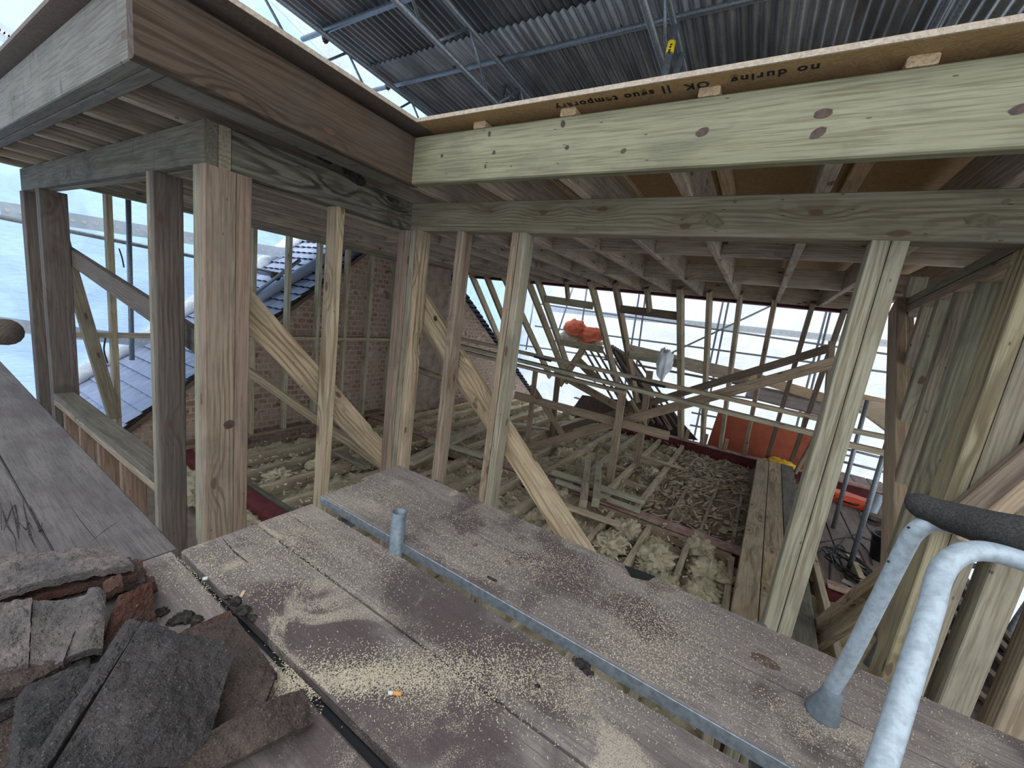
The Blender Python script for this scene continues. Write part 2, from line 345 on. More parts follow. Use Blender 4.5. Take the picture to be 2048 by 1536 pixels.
def corr():
    s=NB('weathered_corrugated_steel'); P=s.n('NewGeometry').outputs['Position']; rnd=s.n('ObjectInfo').outputs['Random']
    n1=s.noise(s.vmath('MULTIPLY',P,(6,.8,6)),1.,5,.65); n2=s.noise(P,55,3)
    c=s.mix(s.ramp(n1,.35,.7),(.17,.188,.212),(.40,.435,.465)); c=s.mix(s.math('MULTIPLY',s.ramp(n2,.5,.75),.35),c,(.09,.10,.11))
    c=s.mix(s.math('MULTIPLY',rnd,.35),c,(.13,.14,.155))
    r=s.noise(s.vmath('ADD',s.vmath('MULTIPLY',P,(3.5,.6,3)),(4,2,0)),1.,3,.5); c=s.mix(s.math('MULTIPLY',s.ramp(r,.62,.72),.7),c,(.10,.045,.035))
    s.bsdf(c,.38,.75,bump=n2,bs=.1); return s.m
M['corr']=corr()
def sheet(name,colr,weave=False):
    s=NB(name); v=s.n('TexCoord').outputs['Object']
    n=s.noise(v,1.6,5,.6,1.2); n2=s.noise(s.vmath('MULTIPLY',v,(1,1,3)),5.,4,.6,.5)
    c=s.mix(s.ramp(n,.3,.7),colr,tuple(x*.80 for x in colr))
    c=s.mix(s.math('MULTIPLY',s.ramp(n2,.5,.75),.25),c,tuple(x*.68 for x in colr))
    d=s.n('BsdfDiffuse',{'Color':c}); t=s.n('BsdfTranslucent',{'Color':c}); g=s.n('BsdfGlossy',{'Color':(1,1,1,1),'Roughness':.4})
    bm=s.n('Bump',{'Height':n2,'Strength':.5,'Distance':.05}); 
    for q in (d,t,g): s.t.links.new(bm.outputs[0],q.inputs['Normal'])
    m=s.n('MixShader',{0:.72}); s.t.links.new(d.outputs[0],m.inputs[1]); s.t.links.new(t.outputs[0],m.inputs[2])
    m2=s.n('MixShader',{0:.03}); s.t.links.new(m.outputs[0],m2.inputs[1]); s.t.links.new(g.outputs[0],m2.inputs[2])
    s.t.links.new(m2.outputs[0],s.out.inputs[0]); return s.m
M['sheetw']=sheet('white_scaffold_sheeting',(.585,.605,.635))
M['sheetb']=sheet('cool_scaffold_sheeting',(.37,.51,.68))
M['dimsheet']=sheet('grey_light_cutting_sheet',(.55,.57,.59))
M['band']=mk('sheeting_eyelet_band',(.34,.40,.47),.6,c2=(.42,.48,.54),scale=8)
M['bandw']=mk('pale_eyelet_band',(.50,.53,.56),.6,c2=(.60,.62,.64),scale=8)
def wool(name,A,B,D):
    s=NB(name); v=s.n('NewGeometry').outputs['Position']
    n=s.noise(v,6,4,.6); f=s.noise(v,55,5,.7,1.5); g=s.noise(v,2.2,3)
    c=s.mix(s.ramp(n,.35,.65),A,B); c=s.mix(s.math('MULTIPLY',s.ramp(f,.48,.7),.5),c,D); c=s.mix(s.math('MULTIPLY',s.ramp(g,.55,.68),.45),c,(.30,.27,.23))
    s.bsdf(c,.95,bump=f,bs=.8,bd=.02,spec=.1); return s.m
M['wool']=wool('yellow_mineral_wool',(.78,.69,.48),(.64,.55,.38),(.36,.29,.20))
M['rubble']=wool('lath_and_plaster_rubble',(.46,.37,.26),(.34,.27,.19),(.17,.13,.09))
M['lath']=wood('broken_lath',(.70,.58,.42),(.55,.44,.31),(.42,.33,.23),knots=0,contrast=.3)
M['ply']=mk('red_shuttering_ply',(.44,.115,.055),.7,c2=(.36,.085,.045),scale=5)
M['ground']=mk('street_ground',(.24,.24,.235),.95,c2=(.3,.3,.29),scale=1)
M['yboard']=wood('new_softwood_board',(.70,.50,.30),(.62,.45,.28),(.6,.45,.3),knots=.2,contrast=.2)
# ================================================================= MAIN FRAME OF THE DORMER
F=-2.05; ZH0,ZH1=.421,.588; ZF0,ZF1=.588,.82
XC=-2.06; YC=1.94; YS=.80; XW=-5.35; XF=-1.745; YFU=1.62; YFF=.50
# headers
boxb('header_beam',XW,XC,YS,YS+.047,ZH0,ZH1,M['greyg'],'pale grey-green header beam over the left wall, its outer ply','beam','header plies')
boxb('header_beam',XW,XC,YS+.05,YS+.097,ZH0,ZH1,M['header'],'inner ply of the pale grey-green header on the left posts, seen only by its dark end and underside','beam','header plies')
boxb('header_beam',XC-.095,XC-.002,YS+.1,YC-.002,ZH0,ZH1,M['wavy'],'dark header beam with swirling black grain running back to the inner corner','beam',axis='y')
boxb('header_beam',XC-.095,1.5,YC,YC+.094,ZH0,ZH1,M['header'],'long brownish green header beam on the right posts, lower of the two long beams','beam')
# outer fascias
boxb('fascia_beam',-6.2,XF-.049,YFF,YFF+.047,ZF0,ZF1+.002,M['fgrey'],'pale grey fascia beam with black drip stains at the top left','beam')
boxb('fascia_beam',-6.2,XF-.049,YFF+.049,YFF+.094,ZF0,ZF1-.02,M['fgrey'],'inner ply behind the pale stained fascia, visible along its underside','beam')
boxb('fascia_beam',XF-.047,XF,YFF,YFU+.046,ZF0-.002,ZF1,M['fascia'],'dark brown weathered fascia beam running back from the upper left corner','beam',axis='y',b=.006)
fb=boxb('fascia_beam',XF+.001,2.6,YFU,YFU+.047,ZF0,ZF1,M['green'],'long light green fascia beam across the upper right','beam',b=.006)
# roof joists
xs=[.56,.08,-.40,-.87,-1.32]; xl=[-2.24,-2.68,-3.12,-3.57,-3.97,-4.40,-4.83,-5.25]
for i,x in enumerate(xs+[1.02]):
    nm=['second','third','fourth','fifth','sixth'][i] if i<5 else 'first'
    boxb('roof_joist',x-.0235,x+.0235,YFU+.049,6.58,ZH1,ZF1-.02,M['joist'],'%s roof joist from the right end, running back above the long right header'%nm,'joist','roof joists',axis='y')
boxb('roof_joist',-1.81,-1.75+.0,YFU+.049,6.58,ZH1,ZF1-.02,M['joist'],'roof joist in line with the brown fascia at the inner corner','joist','roof joists',axis='y')
for i,x in enumerate(xl):
    boxb('roof_joist',x-.0235,x+.0235,YFF+.096,6.58,ZH1,ZF1-.02,M['joist'],'%s roof joist left of the inner corner, crossing the left header'%ORD[i],'joist','roof joists',axis='y')
# flat trimmer in the front soffit corner
boxb('soffit_trimmer',-1.95,-1.80,YFF+.096,1.6,ZH1+.002,ZH1+.045,M['fgrey'],'flat pale trimmer inside the upper left corner of the roof edge','trimmer',axis='y')
allx=sorted(xl+[-1.78]+xs+[1.02])
k=0
for a,b_ in zip(allx[:-1],allx[1:]):
    for (yy,dz) in ((3.36,.0),(4.86,0.0)):
        k+=1
        boxb('roof_noggin',a+.026,b_-.026,yy-.022+.0,yy+.022,ZH1+.004,ZF1-.05,M['joist'],'noggin between roof joists, %s bay from the left, %s row'%(ORD[allx.index(a)],'front' if yy<4 else 'middle'),'noggin','roof noggins')
boxb('rear_trimmer',XW,1.1,6.585,6.63,ZH1-.004,ZF1-.02,M['joist'],'long rear trimmer closing the far ends of the roof joists','beam')
# rear ridge steel
t=thing('ridge_steel','red steel beam above the heads of the rear rafters','steel beam',(-2,6.75,.55))
for n_,(z0,z1,y0,y1) in (('flange',(.545,.557,6.64,6.79)),('web',(.557,.75,6.71,6.72)),('flange',(.75,.762,6.64,6.79))):
    boxb(n_,-5.3,1.1,y0,y1,z0,z1,M['steelred'],parent=t,b=.001)
# roof deck boards (OSB) with firrings
def osbsheet(nm,x0,x1,y0,y1,lab,m='osb'):
    t=thing(nm,lab,'board',((x0+x1)/2,(y0+y1)/2,.853)); 
    boxb('board_face',x0,x1,y0,y1,.853,.872,M[m],parent=t,b=.001)
    return t
t=osbsheet('roof_deck_board',XF+.075,2.7,1.555,6.9,'OSB roof deck overhanging the long green fascia at the upper right')
boxb('cut_edge',XF+.075,2.7,1.550,1.5552,.8535,.8715,M['osbe'],'pale sawn edge',parent=t,b=.0005)
t=osbsheet('roof_deck_board',-6.3,XF+.073,.46,6.9,'OSB roof deck overhanging the pale stained fascia at the upper left','osbg')
boxb('cut_edge',-6.3,XF+.073,.455,.4602,.8535,.8715,M['osbg'],'pale sawn edge',parent=t,b=.0005)
boxb('cut_edge',XF+.073,XF+.0748,.46,1.553,.8535,.8715,M['osbe'],'pale sawn edge along the brown fascia',parent=t,axis='y',b=.0005)
# printed lettering on the underside of the board, upside down as it stands
fx=[(-1.33,'first'),(-.87,'second'),(-.33,'third'),(.22,'fourth'),(.78,'fifth')]
for i,(x,o_) in enumerate(fx):
    boxb('firring_end',x-.035,x+.035,1.625,3.2,.822,.852,M['yboard'],'%s firring end from the inner corner, between green fascia and OSB'%o_,'batten','firrings',axis='y')
tx=bpy.data.curves.new('lettering','FONT'); tx.body='no during   OK  || sguo temporary'; tx.size=.05; tx.extrude=.0004; tx.offset=.0016; tx.space_character=1.25
to=bpy.data.objects.new('lettering',tx); COL.objects.link(to); tx.materials.append(M['black'])
bpy.context.view_layer.update(); dg=bpy.context.evaluated_depsgraph_get(); me=bpy.data.meshes.new_from_object(to.evaluated_get(dg)); bpy.data.objects.remove(to)
lo=bpy.data.objects.new('stamped_lettering',me); COL.objects.link(lo); 
lo.location=(-.02,1.592,.8525); lo.rotation_euler=(math.pi,0,math.pi)
lo.parent=bpy.data.objects['roof_deck_board']; lo.matrix_parent_inverse=Matrix.Translation(-bpy.data.objects['roof_deck_board'].location)
# ---------------------------------------------------------------- posts
def post(label,studs,z0=F,z1=ZH0,group=None,mats=None):
    X=sum((a+b)/2 for a,b,_,_ in studs)/len(studs); Y=sum((c+d)/2 for _,_,c,d in studs)/len(studs)
    if len(studs)==1:
        a,b,c,d=studs[0]; return boxb('timber_post',a,b,c,d,z0,z1,M[mats[0]],label,'post',group,axis='z')
    t=thing('timber_post',label,'post',(X,Y,z0),group)
    for i,(a,b,c,d) in enumerate(studs):
        boxb('stud',a+.0005,b-.0005,c,d,z0,z1,M[mats[i]],parent=t,axis='z')
    return t
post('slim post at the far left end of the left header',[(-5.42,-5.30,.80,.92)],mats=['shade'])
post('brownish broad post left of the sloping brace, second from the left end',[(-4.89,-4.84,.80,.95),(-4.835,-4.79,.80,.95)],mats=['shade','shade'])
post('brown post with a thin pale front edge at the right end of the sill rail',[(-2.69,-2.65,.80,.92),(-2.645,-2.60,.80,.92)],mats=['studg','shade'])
post('thick built-up post at the outer corner of the left wall',[(-2.17,-2.118,.80,.92),(-2.115,-2.06,.80,.92),(-2.16,-2.063,.922,.985)],mats=['studg','stud','pink'])
post('lone post on the return wall between the corner post and the inner corner',[(-2.155,-2.06,1.41,1.457)],mats=['plank'])
post('four-ply post under the inner corner where both headers meet',[(-2.17,-2.118,YC+.0,YC+.095),(-2.115,-2.063,YC,YC+.095),(-2.058,-2.012,YC,YC+.095),(-2.01,-1.965,YC,YC+.095)],mats=['pink','stud','studg','plank'])
post('single weathered post, next to the right of the four-ply corner post',[(-1.67,-1.62,YC,YC+.095)],mats=['stud'])
post('doubled post with green streaks, third post right from the inner corner',[(-1.277,-1.232,YC,YC+.095),(-1.229,-1.183,YC,YC+.095)],mats=['stud','studg'])
post('tall doubled grey-green post in the right half, beside the stacked joists',[(.262,.316,YC,YC+.095),(.318,.367,YC,YC+.095)],mats=['studg','studg'])
post('wide post with flaming yellow grain behind the white stand',[(.655,.702,YC,YC+.13),(.704,.776,YC,YC+.13)],mats=['yellow','studg'])
post('pale green post, second from the right edge, with a brown band across it',[(.816,.898,YC,YC+.095)],mats=['studg'])
post('brownish post cut by the lower right edge of the picture',[(.955,1.045,YC,YC+.095)],mats=['stud'])
post('greenish post just outside the right edge of the wide yellow-grained one',[(1.25,1.34,YC,YC+.095)],mats=['studg'])
# sill rail of the left wall with cripples
t=thing('sill_rail','doubled sill rail between the two brown posts of the left wall','rail',(-3.7,.86,-1.22))
boxb('rail_ply',-4.79,-2.69,.80,.925,-1.215,-1.168,M['greyg'],parent=t); boxb('rail_ply',-4.79,-2.69,.80,.925,-1.265,-1.217,M['stud'],parent=t)
for i,x in enumerate((-4.49,-4.08,-3.66,-3.22)):
    boxb('cripple_stud',x-.045,x,.80,.92,F,-1.267,M['pink'],'%s short stud under the sill rail, counted from the left'%ORD[i],'stud','studs under the sill',axis='z')
boxb('sole_plate',XW,XC,.80,.92,F-.05,F-.002,M['stud'],'sole plate under the left wall posts, mostly hidden by the scaffold boards','plate')
boxb('sole_plate',-2.2,1.5,YC,YC+.1,F-.05,F-.002,M['stud'],'sole plate under the right wall posts','plate')
boxb('sole_plate',-2.16,-2.06,.93,YC-.01,F-.05,F-.002,M['stud'],'short sole plate under the lone post of the return wall','plate',axis='y')
# left side wall studs, plate and nogging
for i,y in enumerate((1.30,1.71,2.13,2.55,2.97,3.39,3.83,4.25,4.72,5.2)):
    boxb('wall_stud',-5.34,-5.25,y-.023,y+.023,F+.05,ZH1-.05,M['paleg'] if i%3 else M['pale'],'%s stud from the front in the left side wall, in front of the brick gable'%ORD[i],'stud','side wall studs',axis='z')
boxb('wall_plate',-5.34,-5.25,.93,6.5,ZH1-.05,ZH1-.002,M['studg'],'head plate along the top of the left side wall studs','plate',axis='y')
boxb('sole_plate',-5.34,-5.25,.93,6.5,F,F+.048,M['stud'],'sole plate at the foot of the left side wall studs, along the bricks','plate',axis='y')
ys=[.93,1.30,1.71,2.13,2.55,2.97,3.39,3.83,4.25,4.72,5.2]
for i in range(len(ys)-1):
    boxb('wall_noggin',-5.335,-5.255,ys[i]+.025,ys[i+1]-.025,-.775,-.73,M['pale'],'%s noggin from the front at mid height of the left side wall'%ORD[i],'noggin','side wall noggins',axis='y')
beam('diagonal_brace',(-5.2,.97,.12),(-5.2,1.26,-1.56),.06,.095,M['studg'],'steep slim brace crossing the mid-height noggin beside the second post from the left','brace')
# planks nailed on as temporary bracing
A_=at(104,486,1,.975); B_=at(399,684,1,.975)
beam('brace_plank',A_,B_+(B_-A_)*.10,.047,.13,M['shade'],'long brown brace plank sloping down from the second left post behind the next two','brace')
A_=at(488,612,0,-2.19); B_=at(768,915,0,-2.19)
beam('brace_plank',A_+(A_-B_)*.08,B_+(B_-A_)*.08,.047,.15,M['plank'],'honey coloured brace plank from the thick knotty corner post down to the inner corner post','brace')
A_=at(838,600,1,2.07); B_=at(1156,1095,1,2.07)
beam('brace_plank',A_+(A_-B_)*.03,B_+(B_-A_)*.30,.047,.15,M['plank'],'wide brace plank with a black knot, sloping down behind the middle posts to the boards','brace')
A_=at(846,650,1,2.35); B_=at(1000,868,1,2.35)
beam('brace_plank',A_,B_+(B_-A_)*.2,.06,.10,M['brown'],'thinner dark brace running just below the wide plank with the black knot','brace')
beam('brace_timber',at(490,738,0,-4.95),at(762,930,2,-2.0),.05,.09,M['plank'],'yellowish timber prop sloping to the floor behind the honey coloured brace','brace')
# ---------------------------------------------------------------- dormer cheek on the right: studs on a raking rafter
zr=lambda y:.12+.98*(y-3.35)
t=thing('cheek_plate','doubled head plate over the cheek studs at the upper right','plate',(.75,3,.4))
beam('plate_ply',(.70,2.04,.445),(.84,4.1,.40),.10,.047,M['header'],parent=t); beam('plate_ply',(.70,2.04,.392),(.84,4.1,.347),.10,.047,M['stud'],parent=t)
for i,y in enumerate((2.38,2.66,2.94,3.24,3.56,3.86)):
    x=.715+(y-2.04)*.06
    boxb('cheek_stud',x-.045,x+.05,y-.023,y+.023,zr(y)-.02,.37-(y-2.04)*.02,M['studg'],'%s cheek stud behind the yellow-grained post, the %s one'%(ORD[i],('longest','second longest','third longest','third shortest','second shortest','shortest')[i]),'stud','cheek studs',axis='z')
beam('raking_rafter',(.722,1.2,zr(1.2)-.10),(.734,3.72,zr(3.72)-.10),.05,.15,M['brown'],'brown raking rafter carrying the lower ends of the cheek studs','rafter')
beam('raking_rafter',(.756,1.2,zr(1.2)-.085),(.768,3.72,zr(3.72)-.085),.055,.12,M['plank'],'lighter rafter doubled against the brown raking rafter, on its right','rafter')
# braces low right
t=thing('doubled_brace','doubled raking timber rising from the wool on the floor to the yellow-grained post','brace',at(1640,1275,2,F))
p0=at(1622,1262,2,F+.02); p1=at(1800,1128,1,2.6)
beam('brace_ply',p0,p1+(p1-p0)*.25,.05,.075,M['plank'],parent=t)
d_=Vector((.045,-.04,-.06)); beam('brace_ply',p0+d_,p1+(p1-p0)*.25+d_,.05,.075,M['plank'],parent=t)
t=thing('doubled_brace','dark doubled brace rising to the right edge above the black foam bar','brace',(.8,1.8,-.7))

for (q0,q1,m_,h_) in ((at(1900,1045,1,1.905),at(2120,860,1,1.905),'dkwood',.06),(at(1925,1080,1,1.905),at(2150,890,1,1.905),'brown',.05)):
    beam('brace_ply',q0,q1+(q1-q0)*.9,.04,h_,M[m_],parent=t)
# ================================================================= FLOOR
def steel(lab,x0,x1,y0,y1,zt,web=.18,flat=None):
    t=thing('steel_beam',lab,'steel beam',((x0+x1)/2,(y0+y1)/2,zt-web)); ym=(y0+y1)/2
    boxb('top_flange',x0,x1,y0,y1,zt-.014,zt,M[flat or 'dustred'],parent=t,b=.001); boxb('web',x0,x1,ym-.006,ym+.006,zt-web+.012,zt-.014,M['steelred'],parent=t,b=.001)
    boxb('bottom_flange',x0,x1,y0,y1,zt-web,zt-web+.012,M['steelred'],parent=t,b=.001); return t
steel('dark red steel beam along the front of the floor, seen between the left posts',-5.4,1.4,1.76,1.90,F-.0,.2,'steelred')
steel('dusty pinkish red steel beam across the middle of the floor',-5.4,.32,4.36,4.54,F+.015)
steel('dark red steel beam at the eaves below the feet of the rear rafters',-2.6,2.2,8.0,8.16,F+.10,.24)
steel('short red steel beam end beside the foot of the doubled raking timber',.98,2.4,4.42,4.56,F+.0,.2)
boxb('packing_timber',-5.2,.20,4.305,4.35,F-.12,F+.0,M['brown'],'packing timber along the near side of the middle steel beam','timber')
boxb('packing_timber',-5.2,-2.3,1.915,1.96,F-.11,F+.015,M['greyg'],'pale packing timber along the far side of the front steel beam','timber')
fxs=[-4.735,-4.32,-3.905,-3.49,-3.08,-2.66,-2.25,-1.83,-1.415,-1.0,-.59,-.19,.205,.93,1.3]
for i,x in enumerate(fxs):
    boxb('floor_joist',x-.026,x+.026,1.965 if x<.5 else 2.1,4.30 if x<.5 else 5.2,F-.13,F-.002,M['fjoist'],'%s floor joist from the left wall, between front and middle steel beams'%ORD[i],'joist','front floor joists',axis='y',b=.003)
bxs=[-4.95,-4.55,-4.15,-3.74,-3.32,-2.9,-2.48,-2.07,-1.65,-1.24,-.82]
for i,x in enumerate(bxs):
    boxb('floor_joist',x-.03,x+.03,4.56,7.98 if x>-2.6 else 8.6,F-.12,F+.01,M['fjoist'],'%s floor joist from the left wall, beyond the middle steel beam'%ORD[i],'joist','rear floor joists',axis='y',b=.003)
for i,(a,b_,y) in enumerate(((-1.22,-.84,5.35),(-1.22,-.84,6.5),(-1.63,-1.26,5.8),(-2.05,-1.67,5.2),(-2.05,-1.67,6.7),(-2.46,-2.09,6.0),(-1.63,-1.26,7.2),(-2.88,-2.50,5.3),(-2.88,-2.5,7.0))):
    boxb('floor_noggin',a,b_,y-.022,y+.022,F-.10,F+.0,M['fjoist'],'%s of the short noggins between the rear floor joists'%ORD[i],'noggin','floor noggins')
boxb('trimmer_joist',-.80,.28,4.80,4.84,F-.14,F-.06,M['dkwood'],'dark trimmer behind the middle steel beam at the rubble','timber')
# ties lying across joists
def lay(name,a,b_,w,h,mat,lab,cat='timber',z=F+.04,grp=None,off=0):
    p=at(a[0],a[1],2,z-h/2);q=at(b_[0],b_[1],2,z-h/2); return beam(name,p,q,w,h,mat,lab,cat,grp)
lay('loose_board',(818,925),(965,852),.16,.045,M['pale'],'broad loose board lying across the joists between the corner post and the next one',z=F+.11)
lay('loose_board',(860,880),(965,912),.10,.045,M['paleg'],'short greenish board with a square end lying left of the doubled post',z=F+.10)
lay('loose_board',(1105,944),(1290,1004),.09,.05,M['paleg'],'grey-green timber lying on the joists behind the wide brace plank',z=F+.10)
lay('loose_board',(1112,962),(1280,1022),.05,.05,M['paleg'],'slimmer timber lying alongside the grey-green one on the joists',z=F+.08)
lay('joist_offcut',(1175,925),(1166,1008),.085,.10,M['pale'],'left one of two joist off-cuts lying end-on beside each other',z=F+.12)
lay('joist_offcut',(1197,930),(1191,1006),.085,.10,M['paleg'],'right one of two joist off-cuts, showing its crackled end',z=F+.13)
lay('loose_board',(1095,1000),(1240,1050),.09,.03,M['lath'],'thin pale board lying askew on the wool beyond the wide brace plank',z=F+.07)
lay('tie_board',(1282,912),(1372,940),.07,.03,M['fjoist'],'thin tie board nailed across two joists near the rubble',z=F+.05)
lay('loose_board',(980,840),(1110,862),.10,.03,M['fjoist'],'pale board lying across the rear joists left of the props',z=F+.07)
lay('loose_board',(1120,820),(1240,850),.12,.03,M['paleg'],'weathered board lying across the rear joists right of the first props',z=F+.07)
lay('loose_board',(1150,795),(1280,835),.10,.03,M['brown'],'brown board lying across the far joists under the rafters',z=F+.07)
lay('loose_board',(675,905),(735,935),.09,.04,M['studg'],'short pale off-cut lying by the foot of the honey coloured brace',z=F+.06)
# stack of joists
for i in range(3):
    beam('stacked_joist',(.30+.17*i,2.95,-1.905),(.45+.17*i,7.75,-1.90),.163,.10,M['plank'] if i<2 else M['greyg'],'%s of the three long joists stacked flat side by side, counted from the left'%ORD[i],'joist','stacked joists')
for i in range(3):
    beam('stacked_joist',(.31+.17*i,3.0,-2.005),(.46+.17*i,7.7,-2.0),.160,.09,M['stud'],'%s long joist of the lower layer under the flat stack'%ORD[i],'joist','stacked joists below')
c=[at(1540,912,2,-1.83),at(1562,922,2,-1.83),at(1588,945,2,-1.84),at(1560,934,2,-1.84)]
def crumple(name,ctr,rx,ry,rz,mat,lab,cat,group=None,seed=0,amp=.25,n=18,fr=3.,parent=None,taper=0):
    vs=[];fs=[]
    for j in range(n+1):
        th=math.pi*j/n
        for i in range(2*n):
            ph=math.pi*i/n; d=Vector((math.sin(th)*math.cos(ph),math.sin(th)*math.sin(ph),math.cos(th)))
            k_=1+amp*(noise.noise(d*fr+Vector((seed,0,0)))+.5*abs(noise.noise(d*fr*2.3+Vector((seed,5,0)))))
            vs.append(Vector(ctr)+Vector((d.x*rx*(1-taper*(1-d.z)/2),d.y*ry*(1-taper*(1-d.z)/2),d.z*rz))*k_)
    for j in range(n):
        for i in range(2*n):
            a=j*2*n+i;b_=j*2*n+(i+1)%(2*n); fs.append((a,a+2*n,b_+2*n,b_))
    o=link(name,mesh(name,vs,fs,mat,True),None)
    if parent: adopt(o,parent); o.matrix_basis=Matrix.Identity(4)
    if cat: tag(o,lab,cat,group)
    return o
crumple('yellow_cover',at(1560,928,1,7.85),.20,.12,.075,M['ygl'],'yellow plastic cover lying on the far end of the stacked joists','cover',seed=3,amp=.5,n=14)
# wool and rubble
def bumps(x,y,s=0):
    p=Vector((x,y,s)); a=noise.noise(p*5.5); b_=abs(noise.noise(p*11+Vector((3,1,0)))); c=abs(noise.noise(p*27)); d=noise.noise(p*60)
    e=abs(noise.noise(p*17+Vector((9,d,0)))); return a*.07+(.35-b_)*.085+(.3-c)*.05+(.3-e)*.05+d*.02
def joistdip(x,y,L):
    m=min(abs(x-q) for q in L); return -.05*max(0,1-m/.045)
def fw(x,y): return F-.15-.03*max(0,min(1,(-2.2-x)))+bumps(x,y)+joistdip(x,y,fxs)
def wmask(x,y): return True
o=heightfield('insulation_wool',-5.24,.28,1.5,4.33,.022,fw,M['wool']); tag(o,'yellow mineral wool stuffed between the joists in front of the middle steel beam','insulation',kind='stuff')
o=heightfield('insulation_wool',-5.24,-.8,4.56,8.3,.025,lambda x,y:F-.13+bumps(x,y,4)+joistdip(x,y,bxs),M['wool']); tag(o,'yellow mineral wool between the rear floor joists around the props','insulation',kind='stuff')
o=heightfield('insulation_wool',.30,1.32,1.5,4.44,.022,lambda x,y:F-.16+bumps(x,y,8)*1.2,M['wool']); tag(o,'brownish mineral wool right of the stacked joists, at the foot of the doubled post','insulation',kind='stuff')
o=heightfield('rubble_bed',-.79,1.0,4.56,8.0,.022,lambda x,y:F-.10+bumps(x,y,12)*.75+.03*noise.noise(Vector((x*40,y*12,1))),M['rubble']); tag(o,'brown lath and plaster rubble between middle steel and eaves steel','rubble',kind='stuff')
# broken laths and flakes on it: uncountable
vs=[];fs=[]
def addbox(c,ax,ay,az,l,w,h):
    k_=len(vs)
    for sx in(-1,1):
        for sy in(-1,1):
            for sz in(-1,1): vs.append(c+ax*(sx*l/2)+ay*(sy*w/2)+az*(sz*h/2))
    for f in((0,1,3,2),(4,6,7,5),(0,4,5,1),(2,3,7,6),(0,2,6,4),(1,5,7,3)): fs.append(tuple(k_+q for q in f))
rr=random.Random(3)
for i in range(520):
    x=rr.uniform(-.75,.28);y=rr.uniform(4.65,7.9); a=rr.gauss(1.3,.6)
    ax=Vector((math.cos(a),math.sin(a),rr.gauss(0,.12))).normalized(); ay=Vector((-ax.y,ax.x,0)).normalized(); az=ax.cross(ay)
    big=rr.random()<.16
    addbox(Vector((x,y,F-.09+bumps(x,y,12)*.75+.012+rr.random()*.02)),ax,ay,az,rr.uniform(.05,.22) if not big else rr.uniform(.05,.13),rr.uniform(.01,.026) if not big else rr.uniform(.03,.08),.006)
o=link('lath_fragments',mesh('lath_fragments',vs,fs,M['lath']),None); tag(o,'broken laths and plaster flakes strewn over the brown rubble','laths',kind='stuff')
vs=[];fs=[]
for i in range(3800):
    x=rr.uniform(-5.1,.2);y=rr.uniform(2.0,8.0)
    if x>-.8 and y>4.4: continue
    a=rr.uniform(0,6.3); ax=Vector((math.cos(a),math.sin(a),rr.gauss(0,.5))).normalized(); ay=Vector((-ax.y,ax.x,rr.gauss(0,.4))).normalized(); az=ax.cross(ay)
    addbox(Vector((x,y,F-.045+bumps(x,y,0 if y<4.4 else 4))),ax,ay,az,rr.uniform(.015,.06),rr.uniform(.006,.02),.004)
o=link('wool_tufts',mesh('wool_tufts',vs,fs,M['wool']),None); tag(o,'torn tufts of yellow mineral wool sticking up all over the joists','insulation',kind='stuff')
for i,(px,py,r_) in enumerate(((1252,1062,.15),(1222,1090,.14),(1310,1120,.17),(1345,1062,.09),(1330,1180,.13),(1400,1100,.15),(1420,1150,.17),(1405,1190,.14),(1345,905,.12),(1120,1000,.16),(1080,985,.12),(720,925,.14),(640,935,.13),(560,955,.12),(1160,870,.13),(1130,910,.15),(1300,950,.13),(1255,925,.12))):
    c=at(px,py,2,F-.07); crumple('wool_clump',c,r_*.95,r_*1.2,r_*.62,M['wool'],'%s of the larger clumps of mineral wool bulging up between the joists'%ORD[i],'insulation','wool clumps',seed=i*3.1,amp=.62,fr=4.2,n=30)
for i,x in enumerate((-.46,-.12,.2)):
    beam('old_ceiling_tie',(x,4.7,F-.05),(x+.03,6.3,F-.07),.035,.05,M['brown'],'%s thin old ceiling tie half buried in the rubble, from the left'%ORD[i],'timber','buried ties')
fl=link('floor',mesh('floor',[(-5.5,.7,F-.3),(1.4,.7,F-.3),(1.4,8.6,F-.3),(-5.5,8.6,F-.3)],[(0,1,2,3)],M['render']),None); fl['kind']='structure'
cable=tube('white_cable',smoothpath([at(1381,930,2,F-.0),at(1392,918,2,F+.06),at(1405,922,2,F+.07),at(1412,935,2,F)],6),.006,M['white'],'loop of white cable on the rubble near the eaves steel','cable')
# ================================================================= REAR ROOF AND PROPS
RB=lambda x:8.2+max(0,-1.2-x)*.30
def rpt(px,py,x):
    y1=RB(x); n=Vector((0,2.64,y1-6.6)); return onplane(px,py,(0,6.6,.59),n)
raf=[((941,556),(998,677),-5.0,'pale'),((968,552),(1010,645),-4.7,'plank'),((1003,554),(1092,735),-4.3,'pale'),((1048,553),(1128,745),-3.9,'pale'),((1072,562),(1138,740),-3.6,'paleg'),((1181,572),(1240,790),-2.6,'pale'),((1230,576),(1276,815),-2.2,'brown'),((1361,587),(1362,885),-1.1,'pale'),((1420,593),(1405,890),-.7,'pale'),((1482,597),(1440,905),-.3,'pale'),((1551,607),(1487,915),.1,'brown'),((1627,615),(1530,930),.5,'dkwood'),((1690,628),(1575,945),.9,'dkwood')]
for i,(a,b_,x,m) in enumerate(raf):
    p=rpt(a[0],a[1]-12,x); q=rpt(b_[0],b_[1],x)
    if i<7: q=q+(q-p)*.12
    if i in (7,8,9,10,11,12): pass
    beam('rear_rafter',p,q,.058 if i!=7 else .08,.13,M[m],'%s rear rafter from the brick gable, counted along the ridge'%ORD[i],'rafter','rear rafters')
